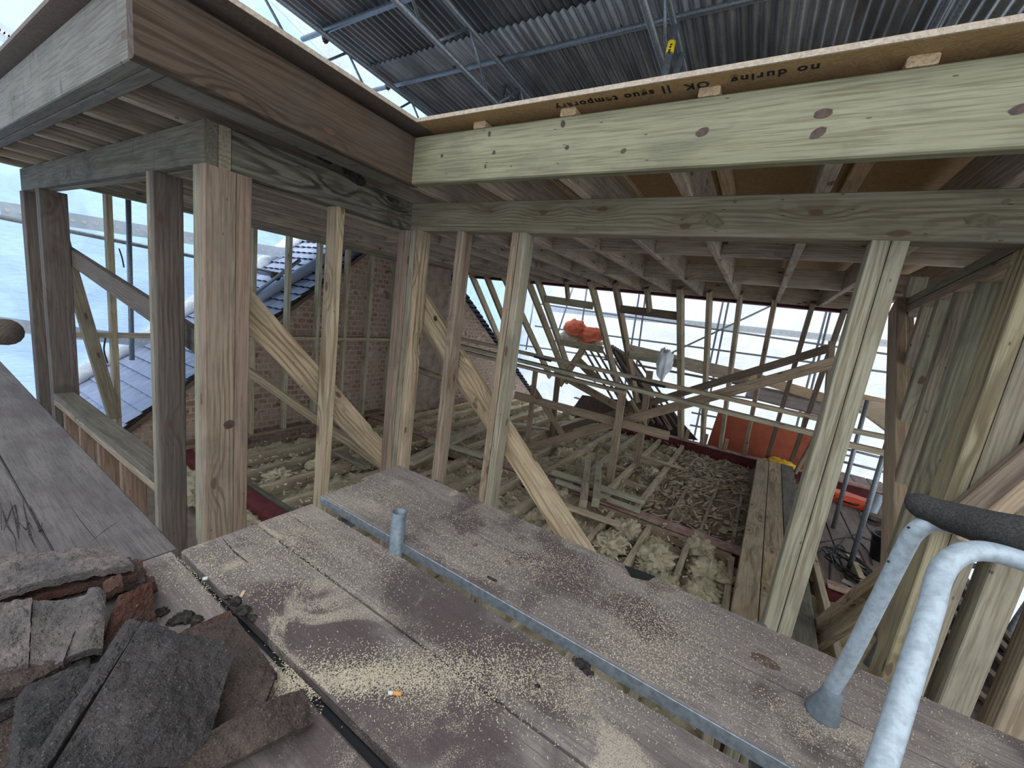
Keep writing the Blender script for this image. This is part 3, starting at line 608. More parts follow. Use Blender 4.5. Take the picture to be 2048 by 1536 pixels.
for i,(a,b_) in enumerate((((1133,568),(1136,598)),((1294,583),(1299,622)))):
    x=(-3,-1.6)[i]; beam('jack_rafter',rpt(a[0],a[1]-8,x),rpt(b_[0],b_[1],x),.047,.12,M['plank'],'short rafter cut off at the roof window trimmer, %s one'%('left','right')[i],'rafter')
def hdr(a,b_,x,lab,m='paleg',h=.13): return beam('window_trimmer',rpt(*a,x),rpt(*b_,x),.05,h,M[m],lab,'trimmer','roof window trimmers')
hdr((1092,598),(1186,612),-3.1,'upper trimmer of the left roof window opening'); hdr((1121,684),(1206,700),-3.1,'lower trimmer of the left roof window opening, under the sacks')
hdr((1242,618),(1354,632),-1.7,'upper trimmer of the right roof window opening','dkwood'); hdr((1258,710),(1358,726),-1.7,'lower trimmer of the right roof window opening')
beam('dragon_beam',rpt(1115,742,-3.4)+Vector((0,-.15,0)),rpt(1300,820,-2)+Vector((0,.1,-.3)),.06,.15,M['plank'],'pale timber crossing behind the rafters under the left roof window','timber')
beam('dragon_beam',at(1165,700,1,7.4),at(1118,770,1,7.0),.06,.13,M['plank'],'light timber leaning the other way above the props','timber')
beam('dragon_beam',at(1150,715,1,8.0),at(1195,760,1,8.0),.05,.16,M['stud'],'short broad board end behind the leaning light timber','timber')
# dark slates left on their battens behind the rafters
t=thing('slat_bundle','dark brown roof battens leaning in a fan behind the rear rafters','battens',at(1270,850,1,8.1))
for i in range(9):
    a=at(1165+i*13,694+i*2,1,8.3); b_=at(1248+i*15,838+i*2.2,1,8.1)
    beam('batten',a,b_,.05,.03,M['dkwood'],parent=t)
t=thing('slate_stack','dark stack of slates at the rear eaves, standing behind the props','slates',at(1230,720,1,8.5))
for i in range(7):
    a=at(1222+i*5,690+i*3,1,8.7); b_=at(1300+i*7,836+i*4,1,8.5)
    beam('slate',a,b_,.22,.018,M['dkwood'],parent=t)
slab('low_brick_wall',[at(1165,790,1,8.8),at(1335,812,1,8.8),at(1395,880,1,8.6),at(1120,850,1,8.6)],.2,mk('sooty_brick',(.10,.07,.055),.95,c2=(.06,.04,.035),scale=25,bump=.6),'sooty old brickwork left low behind the props at the rear','brickwork')
# props and rails
def prop(top,base,y,w,m,lab,d=.05): return beam('floor_prop',at(*base,1,y),at(*top,1,y),w,d,M[m],lab,'prop','floor props',up=(0,1,0))
prop((1247,772),(1218,972),5.08,.095,'brown','nearest prop standing on the joists, with the brown rail nailed behind it')
prop((1117,745),(1103,874),6.0,.085,'stud','pale prop under the left part of the long boards')
prop((1071,742),(1055,886),5.5,.07,'brown','dark prop furthest left under the long boards')
prop((1300,742),(1274,932),6.1,.09,'brown','dark prop right of the nearest one')
prop((1300,868),(1262,800),5.9,.0471,'plank','small slanting strut between the two right props')
beam('rail_board',at(1030,790,1,5.14),at(1338,872,1,5.14),.04,.11,M['brown'],'brown rail nailed across the props','rail')
beam('long_board',at(915,690,1,5.05),at(1640,870,1,5.05),.13,.045,M['paleg'],'greenish long board lying on top of the nearest prop','board')
beam('long_board',at(915,676,1,5.25),at(1640,838,1,5.25),.12,.045,M['pale'],'second long board lying behind the greenish one','board')
beam('long_board',at(915,700,1,5.00),at(1250,785,1,5.00),.10,.04,M['fjoist'],'shorter pale board laid just under the greenish long board','board')
beam('long_board',at(1690,858,1,5.05),at(1780,876,1,5.05),.12,.04,M['paleg'],'upper pale rail continuing right of the doubled post to the cheek','board')
beam('long_board',at(1680,885,1,4.9),at(1780,908,1,4.9),.10,.05,M['pale'],'lower pale rail continuing right of the doubled post to the cheek','board')
beam('cross_brace',at(1094,868,1,6.2),at(1660,696,1,6.2),.045,.10,M['dkwood'],'upper dark cross brace rising to the right above the long boards','brace')
beam('cross_brace',at(1054,896,1,5.3),at(1670,724,1,5.4),.045,.115,M['brown'],'lower cross brace with oval grain, parallel to the dark one','brace')
beam('brace_post',at(1664,682,1,6.0),at(1640,990,1,6.0),.06,.10,M['stud'],'upright behind the doubled post that takes the ends of the cross braces','post')
beam('cross_brace',at(1062,770,1,5.6),at(1135,885,1,5.9),.045,.09,M['brown'],'short brace sloping down right from the dark left prop','brace')
beam('leaning_pole',at(1652,836,1,7.2),at(1590,946,1,7.6),.05,.05,M['brown'],'slim timber leaning in front of the red board','timber')
crumple('polythene_bag',at(1328,731,1,5.3),.115,.09,.21,M['clear'],'clear polythene bag standing upside down on the long boards','bag',seed=2,amp=.42,fr=1.6,taper=.65,n=26)
boxes=[(888,706,.05),(1112,697,.05),(1318,757,.04)]
o=beam('black_tool',at(1068,720,1,5.0)+Vector((0,0,.05)),at(1101,729,1,5.0)+Vector((0,0,.05)),.04,.03,M['black'],'small black hand tool lying on the long board near the doubled post','tool')
o=beam('black_tool',at(1262,760,1,5.2)+Vector((0,0,.02)),at(1330,777,1,5.2)+Vector((0,0,.02)),.05,.03,M['black'],'dark tool lying beside the polythene bag','tool')
# rafter feet stubs on the eaves steel
for i,(px,py) in enumerate(((1371,885),(1408,893),(1448,905),(1487,918))):
    p=at(px,py,1,8.12); beam('rafter_foot_block',(p.x,8.1,F+.08),(p.x,8.1,F+.30),.06,.07,M['brown'],'%s dark upright block on the eaves steel from the left'%ORD[i],'block','rafter foot blocks',up=(0,1,0))
# ================================================================= LEFT: BRICK GABLE, NEIGHBOUR ROOF
prof=[(-1.2,-4.2),(-1.2,-3.955),(5.1,1.29),(11,-2.72),(11,-4.2)]
vs=[(-5.5,y,z) for y,z in prof]+[(-5.72,y,z) for y,z in prof]; n=len(prof)
fs=[tuple(range(n)),tuple(reversed(range(n,2*n)))]+[(i,i+n,(i+1)%n+n,(i+1)%n) for i in range(n)]
w=link('wall_left',mesh('wall_left',vs,fs,M['brick']),None); w['kind']='structure'
o=boxb('chimney_breast',-5.5,-5.15,5.3,5.95,-4.0,.58,M['render'],'dusty rendered brick pier against the gable, beside the red steel upright','pier',axis='z')
o=boxb('corner_steel_post',-5.10,-5.0,6.02,6.12,F-.1,.56,M['steelred'],'dark red steel upright right of the rendered pier','steel post',axis='z')
def roofmesh(name,x0,x1,y0,z0,y1,z1,exp_,lab,wt=.165):
    sl=Vector((0,y1-y0,z1-z0)); L=sl.length; sl.normalize(); nr=Vector((0,-sl.z,sl.y)) if y1>y0 else Vector((0,sl.z,-sl.y)); 
    if nr.z<0:nr=-nr
    vs=[];fs=[];mi=[]; nc=int(L/exp_); nx=int((x1-x0)/wt)*4
    for c_ in range(nc):
        a=c_*exp_; b_=a+exp_*1.08; off=(wt/2 if c_%2 else 0)
        base=len(vs)
        for i in range(nx+1):
            x=x0+(x1-x0)*i/nx; h=.016*abs(math.sin(math.pi*(x+off)/wt))**.6
            P0=Vector((x,y0,z0))
            jit=.002*noise.noise(Vector((x*6,c_,0)))
            vs.append(P0+sl*a+nr*(.005)); vs.append(P0+sl*a+nr*(.030+h+jit)); vs.append(P0+sl*b_+nr*(.004+h))
        for i in range(nx):
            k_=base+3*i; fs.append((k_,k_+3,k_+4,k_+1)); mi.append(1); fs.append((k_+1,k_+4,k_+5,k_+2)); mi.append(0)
    me=mesh(name,vs,fs); me.materials.append(M['slate']); me.materials.append(M['black'])  # front edges of the courses coloured black as painted shadow lines
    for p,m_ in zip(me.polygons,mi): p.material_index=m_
    o=bpy.data.objects.new(name,me); COL.objects.link(o); return tag(o,lab,'roof')
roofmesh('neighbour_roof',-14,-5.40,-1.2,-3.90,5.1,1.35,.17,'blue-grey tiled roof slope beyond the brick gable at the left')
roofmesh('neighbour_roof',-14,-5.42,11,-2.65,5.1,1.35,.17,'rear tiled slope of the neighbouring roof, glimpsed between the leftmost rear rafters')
beam('verge_board',(-5.46,-1.2,-3.98),(-5.46,5.1,1.27),.05,.05,M['dkwood'],'dark verge board under the tile edge along the brick gable','board')
p0=at(512,606,0,-6.2);p1=at(652,525,0,-6.2)
sl=lambda y:.833*y-2.955
def onroof(px,py,h=.06): return onplane(px,py,(0,0,-2.90+h),Vector((0,-.833,1)))
tube('grey_pipe',[onroof(516,596,.12),onroof(720,478,.12)],.075,mk('grey_plastic_pipe',(.30,.34,.42),.5,c2=(.36,.40,.48),scale=5),'grey plastic pipe lying up the neighbouring roof slope','pipe')
xs_=-7.3
pp=[Vector((xs_+.05,y,sl(y)+.17+.03*math.sin(y*5))) for y in [i*.25 for i in range(-2,20)]]
tube('rolled_sheet_edge',smoothpath(pp,3),[.09+.03*noise.noise(Vector((i*.3,0,0))) for i in range(len(pp)*3-2)],M['clear'],'rolled bottom edge of the sheeting lashed along the neighbouring roof','sheeting')
# ================================================================= SHEETING, SCAFFOLD TUBES
def sheetmesh(name,o0,du,dv,nu,nv,amp,mat,lab,sd=0):
    o0,du,dv=Vector(o0),Vector(du),Vector(dv); nn=du.cross(dv).normalized(); vs=[];fs=[]
    for j in range(nv+1):
        for i in range(nu+1):
            p=o0+du*(i/nu)+dv*(j/nv); w_=noise.noise(p*.6+Vector((sd,0,0)))*amp+noise.noise(p*1.9+Vector((sd,9,0)))*amp*.35
            vs.append(p+nn*w_)
    for j in range(nv):
        for i in range(nu):
            a=j*(nu+1)+i; fs.append((a,a+1,a+nu+2,a+nu+1))
    return tag(link(name,mesh(name,vs,fs,mat,True),None),lab,'sheeting')
SL=sheetmesh('scaffold_sheeting',(xs_,-3,-4.6),(0,16.5,0),(0,0,9.6),80,44,.10,M['sheetb'],'bluish white scaffold sheeting hanging beyond the left wall')
SR=sheetmesh('scaffold_sheeting',(xs_,12.6,-8),(16,0,0),(0,0,12.5),80,50,.12,M['sheetw'],'bright white scaffold sheeting closing off the rear',sd=5)
sheetmesh('scaffold_sheeting',(xs_,-2.6,-8),(15.5,0,0),(0,0,10.6),50,36,.12,M['dimsheet'],'unseen grey sheeting added behind the camera to cut the front light',sd=11)  # added sheet, never in view, dims the light from the front
sheetmesh('scaffold_sheeting',(8.2,1.5,-8),(0,11,0),(0,0,12.5),60,50,.12,M['sheetw'],'white scaffold sheeting far out on the right, seen between the last posts',sd=8)
def band(host,a,b_,w,mat,n=26,nrm=(1,0,0)):
    a,b_=Vector(a),Vector(b_); d=(b_-a); up=Vector(nrm).cross(d).normalized(); nn=Vector(nrm)
    vs=[a-up*w/2,b_-up*w/2,b_+up*w/2,a+up*w/2]; vs=vs+[v+nn*.01 for v in vs]
    o=link('eyelet_band',mesh('eyelet_band',vs,[(0,3,2,1),(4,5,6,7),(0,1,5,4),(3,7,6,2),(0,4,7,3),(1,2,6,5)],mat),None); o['label']='grey eyelet band'; o.parent=host
    ev=[];ef=[]
    for i in range(n):
        c=a+d*((i+.5)/n)+nn*.013; k_=len(ev)
        for q in range(8):
            an=q*math.pi/4; ev.append(c+d.normalized()*math.cos(an)*.022+up*math.sin(an)*.022)
        ef.append(tuple(range(k_,k_+8)))
    e=link('eyelets',mesh('eyelets',ev,ef,M['white']),None); e.parent=o
    return o
XB=xs_+.22
def bp(px,py): return at(px,py,0,XB)
band(SL,bp(0,418),bp(660,520),.16,M['band'],40)
band(SL,bp(-40,642),bp(330,688),.15,M['band'],30)
band(SL,bp(-10,55),bp(60,100),.16,M['band'],8)
band(SL,at(545,-10,0,XB),at(780,230,0,XB),.22,M['band'],30)
band(SR,at(1100,618,1,12.35),at(1960,706,1,12.35),.16,M['bandw'],70,(0,-1,0))
def ST(pts,lab,r=.024,m='galvd',n=10): return tube('scaffold_tube',pts,r,M[m],lab,'scaffold tube','scaffold tubes',n=n)
ST([at(256,380,0,-5.95),at(264,720,0,-5.95)],'upright scaffold tube seen behind the thin stud in the left wall',m='galv')
ST([at(-30,428,0,-6.6),at(560,548,0,-6.6)],'dark horizontal scaffold tube crossing behind the left posts')
ST([onroof(505,590,.22),onroof(600,520,.5)],'short sloping scaffold tube with a coupler above the grey pipe',m='galv')
crumple('scaffold_coupler',onroof(551,553,.36),.07,.05,.05,M['coupler'],'rusty coupler joining two tubes above the neighbouring tiles','coupler',seed=1,amp=.5,n=10)
ST([onroof(500,541,.5),onroof(560,553,.36)],'dark tube end reaching the rusty coupler from the left')
Y=11.0
for i,(a,b_,l_) in enumerate([((1080,608),(1800,712),'upper rear ledger tube across the white sheeting'),((1070,652),(1800,748),'second rear ledger tube, just under the upper one'),((1260,765),(1800,835),'rear ledger tube below the working platform'),((1383,825),(1700,885),'short tube above the red board, left of it'),((1380,850),(1700,912),'second short tube left of the red board'),((1040,690),(1260,722),'rear ledger tube at platform height under the left roof window')]):
    ST([at(*a,1,Y),at(*b_,1,Y)],l_)
for i,(a,b_,l_) in enumerate([((1152,555),(1108,690),'first rear upright from the left, seen in the left roof window'),((1176,560),(1158,690),'second rear upright from the left'),((1283,560),(1250,770),'third rear upright, seen in the right roof window'),((1295,560),(1268,770),'fourth rear upright, beside the third'),((1450,585),(1385,890),'fifth rear upright, long one left of the red board'),((1461,585),(1400,890),'sixth rear upright paired with the fifth'),((1660,595),(1570,940),'seventh rear upright, crossing the red board'),((1668,595),(1585,930),'eighth rear upright paired with the seventh'),((1068,600),(1052,700),'rear upright farthest left between the rafters')]):
    ST([at(*a,1,Y),at(*b_,1,Y)],l_,m='galvd' if i%2 else 'galv')
ST([at(1560,603,1,Y+.1),at(1330,712,1,Y+.1)],'diagonal bracing tube across the rear sheeting')
boxb('platform_board',-3.4,1.2,10.3,10.52,-.95,-.91,M['dkwood'],'near board of the rear working platform behind the rafters','scaffold board')
p=at(1255,700,1,10.4);q=at(1520,762,1,10.4); beam('toe_board',p,q,.04,.30,M['pale'],'weathered toe board along the rear working platform','scaffold board')
p=at(1500,752,1,10.2);q=at(1660,800,1,10.2); beam('toe_board',p,q,.04,.20,M['yboard'],'fresh orange toe board right of the weathered one','scaffold board')
p=at(1690,790,1,9.6);q=at(1790,812,1,9.6); beam('toe_board',p,q,.04,.17,M['yboard'],'orange board edge seen through the gap left of the cheek','scaffold board')
slab('platform_sheet',[at(1735,800,1,9.4),at(1800,812,1,9.4),at(1800,880,1,7.8),at(1690,800,1,9.2)],.03,M['yboard'],'pale boarded platform seen through the gap left of the cheek','platform',rough=.001)
slab('platform_sheet',[at(1500,768,1,10.2),at(1660,808,1,10.2),at(1650,832,1,9.6),at(1490,792,1,9.6)],.03,M['deckr'],'scaffold boards under the orange toe board','platform',rough=.001)
for i,(px,py,rx,rz,m) in enumerate(((1150,655,.26,.17,'sacko'),(1180,668,.34,.15,'sacko'),(1146,672,.30,.17,'sack'),(1168,682,.20,.10,'sacko'),(1192,686,.18,.08,'sack'),(1138,684,.18,.08,'sack'))):
    crumple('rubble_sack',at(px,py,1,9.6+.1*i),rx*1.05,.22,rz*1.1,M[m],['orange sack on top of the heap behind the left roof window','long orange sack on the right of the heap','buff sack on the left of the heap','small orange sack at the front of the heap','buff sack low at the right end of the heap','buff sack low at the left end of the heap'][i],'sack','rubble sacks',seed=i*2.7,amp=.28,fr=2.)
# red shuttering ply
c=[at(1437,822,1,8.75),at(1665,868,1,8.75),at(1640,985,1,8.6),at(1402,925,1,8.6)]
slab('red_board',c,.02,M['ply'],'large red-brown shuttering board leaning behind the eaves','board',rough=.001,n=6)
# ================================================================= TEMPORARY ROOF
ZR=lambda y:2.56-.045*y
def corrsheet(x0,w,y0,y1,dz,lab):
    n=int(w/.0095); vs=[];fs=[]
    for j,y in enumerate((y0,(y0+y1)/2,y1)):
        for i in range(n+1):
            x=w*i/n; vs.append((x0+x,y,ZR(y)+dz+.012*math.sin(2*math.pi*(x0+x)/.076)))
    m=len(vs); vs=vs+[(a,b_,c_+.0012) for a,b_,c_ in vs]
    for j in range(2):
        for i in range(n):
            a=j*(n+1)+i; fs.append((a,a+n+1,a+n+2,a+1)); fs.append((m+a,m+a+1,m+a+n+2,m+a+n+1))
    for i in range(n):
        fs.append((i,i+1,m+i+1,m+i))
    return tag(link('corrugated_sheet',mesh('corrugated_sheet',vs,fs,M['corr'],True),None),lab,'corrugated sheet','corrugated roof sheets')
for i in range(14):
    x0=-4.27+.72*i
    corrsheet(x0,.76,.55,3.25,.004*(i%2),'near corrugated steel sheet, %s from the left edge of the temporary roof'%ORD[i])
    corrsheet(x0,.76,3.18,10.8,-.016+.004*(i%2),'far corrugated steel sheet beyond the wavy lap, %s from the left edge'%ORD[i])
for i,y in enumerate((.85,1.75,2.62,3.5,4.4,5.3,6.6,8.0,9.4)):
    tube('roof_purlin_tube',[(-4.55,y,ZR(y)-.038),(5.9,y,ZR(y)-.038)],.024,M['galv'],'%s galvanised purlin tube from the front under the corrugated roof'%ORD[i],'scaffold tube','roof purlin tubes')
for gi,x in enumerate((-4.12,-2.66,-1.055,.55,2.15)):
    t=thing('lattice_girder','%s aluminium lattice girder from the left under the corrugated roof'%ORD[gi],'girder',(x,4,2.1),'lattice girders')
    zt=lambda y:ZR(y)-.105; zb=lambda y:ZR(y)-.44
    tube('top_chord',[(x,1.5,zt(1.5)),(x,10.6,zt(10.6))],.024,M['galv'],parent=t); tube('bottom_chord',[(x,1.5,zb(1.5)),(x,10.6,zb(10.6))],.024,M['galv'],parent=t)
    y=1.6+.13*gi; k_=0
    while y<9.5:
        z0,z1=(zb,zt) if k_%2==0 else (zt,zb)
        tube('lacing',[(x,y,z0(y)),(x,y+.36,z1(y+.36))],.012,M['galv'],parent=t,n=8); y+=.36+(.16 if k_%2 else .0); k_+=1
for (px,py,y,l_) in ((1116,70,3.5,'coupler on the purlin left of the second girder'),(1170,52,3.5,'coupler midway along the purlin between the girders'),(1248,42,3.5,'coupler on the purlin just left of the tagged tube'),(1002,116,3.5,'rusty coupler where the purlin meets the second girder'),(651,76,2.62,'coupler at the left end of the nearer purlin'),(776,172,3.5,'coupler at the left end of the farther purlin'),(912,134,3.5,'small coupler where the purlin crosses the bottom chord')):
    crumple('scaffold_coupler',at(px,py,1,y),.035,.03,.04,M['coupler'],l_,'coupler','roof couplers',seed=px,amp=.6,n=8)
def down(a,b_,z=.874): return [a,a+(b_-a)*((z-a.z)/(b_.z-a.z))]
ST(down(at(1013,150,1,3.9),at(998,225,1,3.9)),'short bluish standard rising past the second girder',m='galv'); ST(down(at(1036,178,1,4.0),at(1030,225,1,4.0)),'shorter standard beside the bluish one',m='galv')
t=thing('tagged_standard','standard with a yellow tag rising beside the third girder','scaffold tube',at(1330,150,1,4.0))
tube('tube_body',down(at(1350,52,1,3.1),at(1328,160,1,3.1)),.024,M['galv'],parent=t)
tg=tube('inspection_tag',[at(1343.5,84,1,3.1),at(1338.5,108,1,3.1)],.0265,mk('yellow_tag',(.85,.62,.02),.5),'yellow tag',parent=t,n=16)
for k_,(qx,qy) in enumerate(((1343,89),(1341,94),(1339.5,100),(1338.5,104))):
    o=beam('tag_mark',at(qx-2.2,qy,1,3.07),at(qx+1.8,qy-.6,1,3.07),.004,.009,M['black'],'small black marks' ,parent=t)
ST(down(at(1364,108,1,3.3),at(1346,165,1,3.3)),'purple-grey standard between the tagged tube and the right chord',m='galv')
# ================================================================= RIGHT OUTER DECK
ZD=-2.15
for i,x in enumerate((.98,1.22,1.46,1.70,1.94,2.18)):
    boxb('outer_scaffold_board',x,x+.225,4.58,9.6,ZD-.038,ZD,M['deckr'],'%s board from the left on the lower scaffold deck outside the cheek'%ORD[i],'scaffold board','lower deck boards',axis='y')
boxb('outer_scaffold_board',1.34,1.56,2.0,4.3,ZD-.25,ZD-.21,M['deckr'],'board of the lower lift under the doubled raking timber, left one','scaffold board',axis='y')
boxb('outer_scaffold_board',1.58,1.80,2.0,4.3,ZD-.25,ZD-.21,M['deckr'],'board of the lower lift under the doubled raking timber, right one','scaffold board',axis='y')
ST([at(1735,800,1,6.3),at(1666,1056,1,6.3)],'left upright standing on the lower deck by the orange case',m='galv')
ST([at(1790,835,1,5.2),at(1698,1137,1,5.2)],'right upright standing on the lower deck by the cable heap',m='galv')
ST([at(1840,1160,1,3.2),at(1735,1330,1,3.2)],'dark tube low down behind the yellow-grained post')
for i,(a,b_) in enumerate((((1640,885),(1800,925)),((1640,912),(1800,952)))):
    ST([at(*a,1,9.7),at(*b_,1,9.7)],'%s guard rail tube beyond the lower deck'%('upper','lower')[i])
beam('toe_board',at(1660,962,1,9.6),at(1752,985,1,9.6),.04,.20,M['dkwood'],'dark toe board at the far end of the lower deck','scaffold board')
# orange case: shaped shell
def case(ctr,L,W,H,rot,mat,name,lab,cat,mh='black'):
    t=thing(name,lab,cat,ctr); Mx=Matrix.Translation(ctr)@Matrix.Rotation(rot,4,'Z')
    out=[(-.5,-.25),(-.42,-.42),(-.1,-.5),(.1,-.42),(.38,-.40),(.5,-.22),(.5,.2),(.4,.38),(.05,.42),(-.2,.5),(-.45,.35)]
    vs=[];n_=len(out)
    for (sc,z) in ((.92,0),(1,.12),(1,.55),(.9,.9),(.75,1)):
        for (x,y) in out: vs.append(Mx@Vector((x*L*sc,y*W*sc,z*H)))
    fs=[tuple(reversed(range(n_)))]
    for k_ in range(4):
        for i in range(n_): fs.append((k_*n_+i,k_*n_+(i+1)%n_,(k_+1)*n_+(i+1)%n_,(k_+1)*n_+i))
    fs.append(tuple(range(4*n_,5*n_))); o=link('shell',mesh('shell',vs,fs,mat),None); adopt(o,t); o.matrix_basis=Matrix.Identity(4)
    hp=[Mx@Vector((-.2*L,-.44*W,.5*H)),Mx@Vector((-.15*L,-.62*W,.5*H)),Mx@Vector((.12*L,-.62*W,.5*H)),Mx@Vector((.18*L,-.42*W,.5*H))]
    tube('carry_handle',smoothpath(hp,4),.012,M[mh],parent=t,n=8)
    for sx in (-.3,.3): 
        c0=Mx@Vector((sx*L,-.43*W,.55*H)); beam('latch',c0,c0+Vector((.035,0,0)),.02,.04,M[mh],parent=t)
    return t
case(at(1700,1012,2,ZD)+Vector((0,.1,0)),.62,.34,.14,-.25,M['orange'],'tool_case','bright orange tool case lying on the far end of the lower deck','tool case')
case(at(1747,1048,2,ZD)+Vector((.02,.05,0)),.28,.18,.11,-.5,M['dkwood'],'tool_case','small red and black tool case between bucket and orange case','tool case')
case(at(1720,985,2,ZD)+Vector((0,.2,0)),.5,.25,.08,-.2,M['redbag'],'saw_case','dark red case pushed behind the orange one','tool case')
crumple('teal_cloth',at(1676,974,1,8.3),.13,.08,.06,M['teal'],'teal cloth bundle left of the orange case','cloth',seed=4,amp=.5,n=10)
tube('white_drainpipe',smoothpath([at(1757,990,1,7.6),at(1750,1010,1,7.5),at(1738,1034,1,7.3)],4),.06,M['alu'],'short white pipe standing behind the right upright','pipe')
bc=at(1757,1122,2,ZD)+Vector((.03,.06,0)); t=thing('black_bucket','black builders bucket of rubble on the lower deck','bucket',bc)
vs=[];fs=[];n_=24
for (r_,z) in ((.10,0),(.135,.27),(.145,.275),(.145,.285),(.128,.285),(.125,.20),(0.001,.20)):
    for k_ in range(n_): vs.append(bc+Vector((r_*math.cos(k_*2*math.pi/n_),r_*math.sin(k_*2*math.pi/n_),z)))
for j in range(6):
    for k_ in range(n_): q=(k_+1)%n_; fs.append((j*n_+k_,j*n_+q,(j+1)*n_+q,(j+1)*n_+k_))
o=link('bucket_body',mesh('bucket_body',vs,fs,M['black'],True),None); adopt(o,t); o.matrix_basis=Matrix.Identity(4)
tube('bucket_handle',smoothpath([bc+Vector((-.14,0,.27)),bc+Vector((-.1,-.02,.36)),bc+Vector((0,-.03,.40)),bc+Vector((.1,-.02,.36)),bc+Vector((.14,0,.27))],4),.005,M['galvd'],parent=t,n=6)
crumple('rubble_fill',bc+Vector((0,0,.21)),.11,.11,.05,M['tred'],'reddish rubble',None,seed=5,amp=.6,n=10,parent=t); bpy.data.objects['rubble_fill']['label']='reddish rubble'
rr=random.Random(5); cc=at(1705,1152,2,ZD+.03)
pts=[cc+Vector((.22*math.cos(i*.9+rr.random())*(.5+.5*rr.random()),.42*math.sin(i*.9)*(.4+.6*rr.random())+.1,.02+.05*rr.random())) for i in range(46)]
tube('cable_heap',smoothpath(pts,5),.007,M['black'],'tangled heap of black extension cable at the foot of the right upright','cable',n=6)
for i,seq in enumerate((((1620,1110),(1680,1090),(1700,1120),(1735,1150)),((1640,1085),(1700,1075),(1735,1100),(1745,1130)),((1660,1180),(1665,1120),(1700,1070),(1740,1080)))):
    tube('trailing_cable',smoothpath([at(a,b_,2,ZD+.008) for a,b_ in seq],6),.006,M['black'],'%s loose black cable trailing over the lower deck'%ORD[i],'cable','trailing cables',n=6)
for i,(px,py) in enumerate(((1685,1160),(1742,1078),(1690,1108))):
    p=at(px,py,2,ZD+.01); beam('white_offcut',p,p+Vector((.12,.05*(i-1),.0)),.06,.02,M['white'],'small white off-cut on the lower deck, %s'%('by the cable heap','behind the bucket','beside the right upright')[i],'off-cut')
# dark old roof slope and tubes low right
zs=lambda px,py,z:at(px,py,2,z)
c=[Vector((.98,2.15,-1.7)),Vector((3.6,2.2,-1.75)),Vector((3.8,4.4,-2.5)),Vector((1.15,4.4,-2.5))]
c=[at(1840,1420,2,-1.75),at(2080,1560,2,-1.75),at(2060,1330,2,-1.9),at(1880,1130,2,-2.3)]
slab('stripped_roof_slope',c,.08,M['tbrn'],'dark stripped roof slope of battens and felt low behind the right posts','roof',n=14,rough=.03)
for i in range(6):
    t_=i/5; a=c[0].lerp(c[3],t_); b_=c[1].lerp(c[2],t_); up_=Vector((0,0,.03)); beam('roof_batten',a+up_,b_+up_,.05,.03,M['dkwood'],'%s old batten from the front on the dark stripped roof slope'%ORD[i],'batten','old battens')
for i,(a,b_) in enumerate((((1925,1150),(2060,1340)),((1900,1185),(2055,1380)),((1935,1130),(2080,1150)),((2000,1290),(2060,1200)))):
    ST([at(*a,1,5.0),at(*b_,1,5.0)],'%s far tube seen between the last right posts'%ORD[i])
crumple('black_sack',at(2055,930,1,3.0),.14,.12,.20,M['black'],'black sack hanging at the right edge beside the yellow-grained post','sack',seed=6,amp=.3)

tube('clay_pipe',[at(826,735,1,4.6),at(884,757,1,4.6)],.05,M['brown'],'brown clay pipe stub lying level beside the wide plank with the black knot','pipe')
tube('hanging_tie',smoothpath([at(238,497,0,-5.5),at(244,515,0,-5.5),at(248,535,0,-5.5)],4),.006,M['black'],'short black tie hanging from the dark tube on the left','cable tie',n=6)
tube('hanging_tie',smoothpath([at(211,676,0,-6.3),at(208,700,0,-6.3),at(215,726,0,-6.3)],4),.008,M['black'],'longer black tie hanging above the rolled sheeting','cable tie',n=6)
# knots that stand out in the photograph, flat ovals let into their timbers
def knot(host,px,py,ax,v,r,mat,el=1.3,rot=0,lab='dark knot'):
    c=at(px,py,ax,v); u=Vector((1,0,0)) if ax==1 else Vector((0,1,0)); w=Vector((0,0,1)); n_=Vector((0,-1,0)) if ax==1 else Vector((1,0,0))
    vs=[c+n_*.0012+(u*math.cos(rot)+w*math.sin(rot))*(r*el*math.cos(k*.3927)*(1+.1*math.sin(k*2.2+px)))+(w*math.cos(rot)-u*math.sin(rot))*(r*math.sin(k*.3927)) for k in range(16)]
    if ax==0: pass
    o=link('knot',mesh('knot',vs,[tuple(range(16))],mat),None); o['label']=lab
    bpy.context.view_layer.update(); o.parent=host; o.matrix_parent_inverse=host.matrix_world.inverted(); return o
kd_=mk('dark_knot',(.075,.045,.035),.6,c2=(.035,.022,.018),scale=70); kg_=mk('olive_knot',(.15,.125,.075),.7,c2=(.09,.08,.05),scale=60)
def byl(t_): return [o for o in bpy.data.objects if o.get('label','').startswith(t_)][0]
h=byl('long light green fascia')
for (px,py,r,el,rot) in ((979,268,.013,.6,.1),(988,305,.009,1,.3),(971,333,.009,.7,.2),(1126,248,.015,.7,.3),(1134,295,.009,1.1,.2),(1247,302,.009,1.3,.4),(1405,264,.014,1.6,.3),(1646,227,.014,1.7,.1),(1636,266,.014,1.6,.6),(2040,218,.012,1.7,.3),(884,312,.008,1,.2)): knot(h,px,py,1,YFU,r,kd_,el,rot)
h=byl('long brownish green header')
for (px,py,r,el,rot) in ((978,421,.019,.8,-.9),(1425,440,.026,2.,-.5),(1158,457,.015,1.9,.1),(1470,403,.008,.8,.2),(1965,441,.022,2.,-.1),(2012,403,.008,1.4,.5),(1978,473,.012,1.7,.3)): knot(h,px,py,1,YC,r,kg_,el,rot,'olive knot')
h=byl('thick built-up post')
knot(h,458,849,0,-2.06,.022,kd_,1.1,.3,'big dark knot')
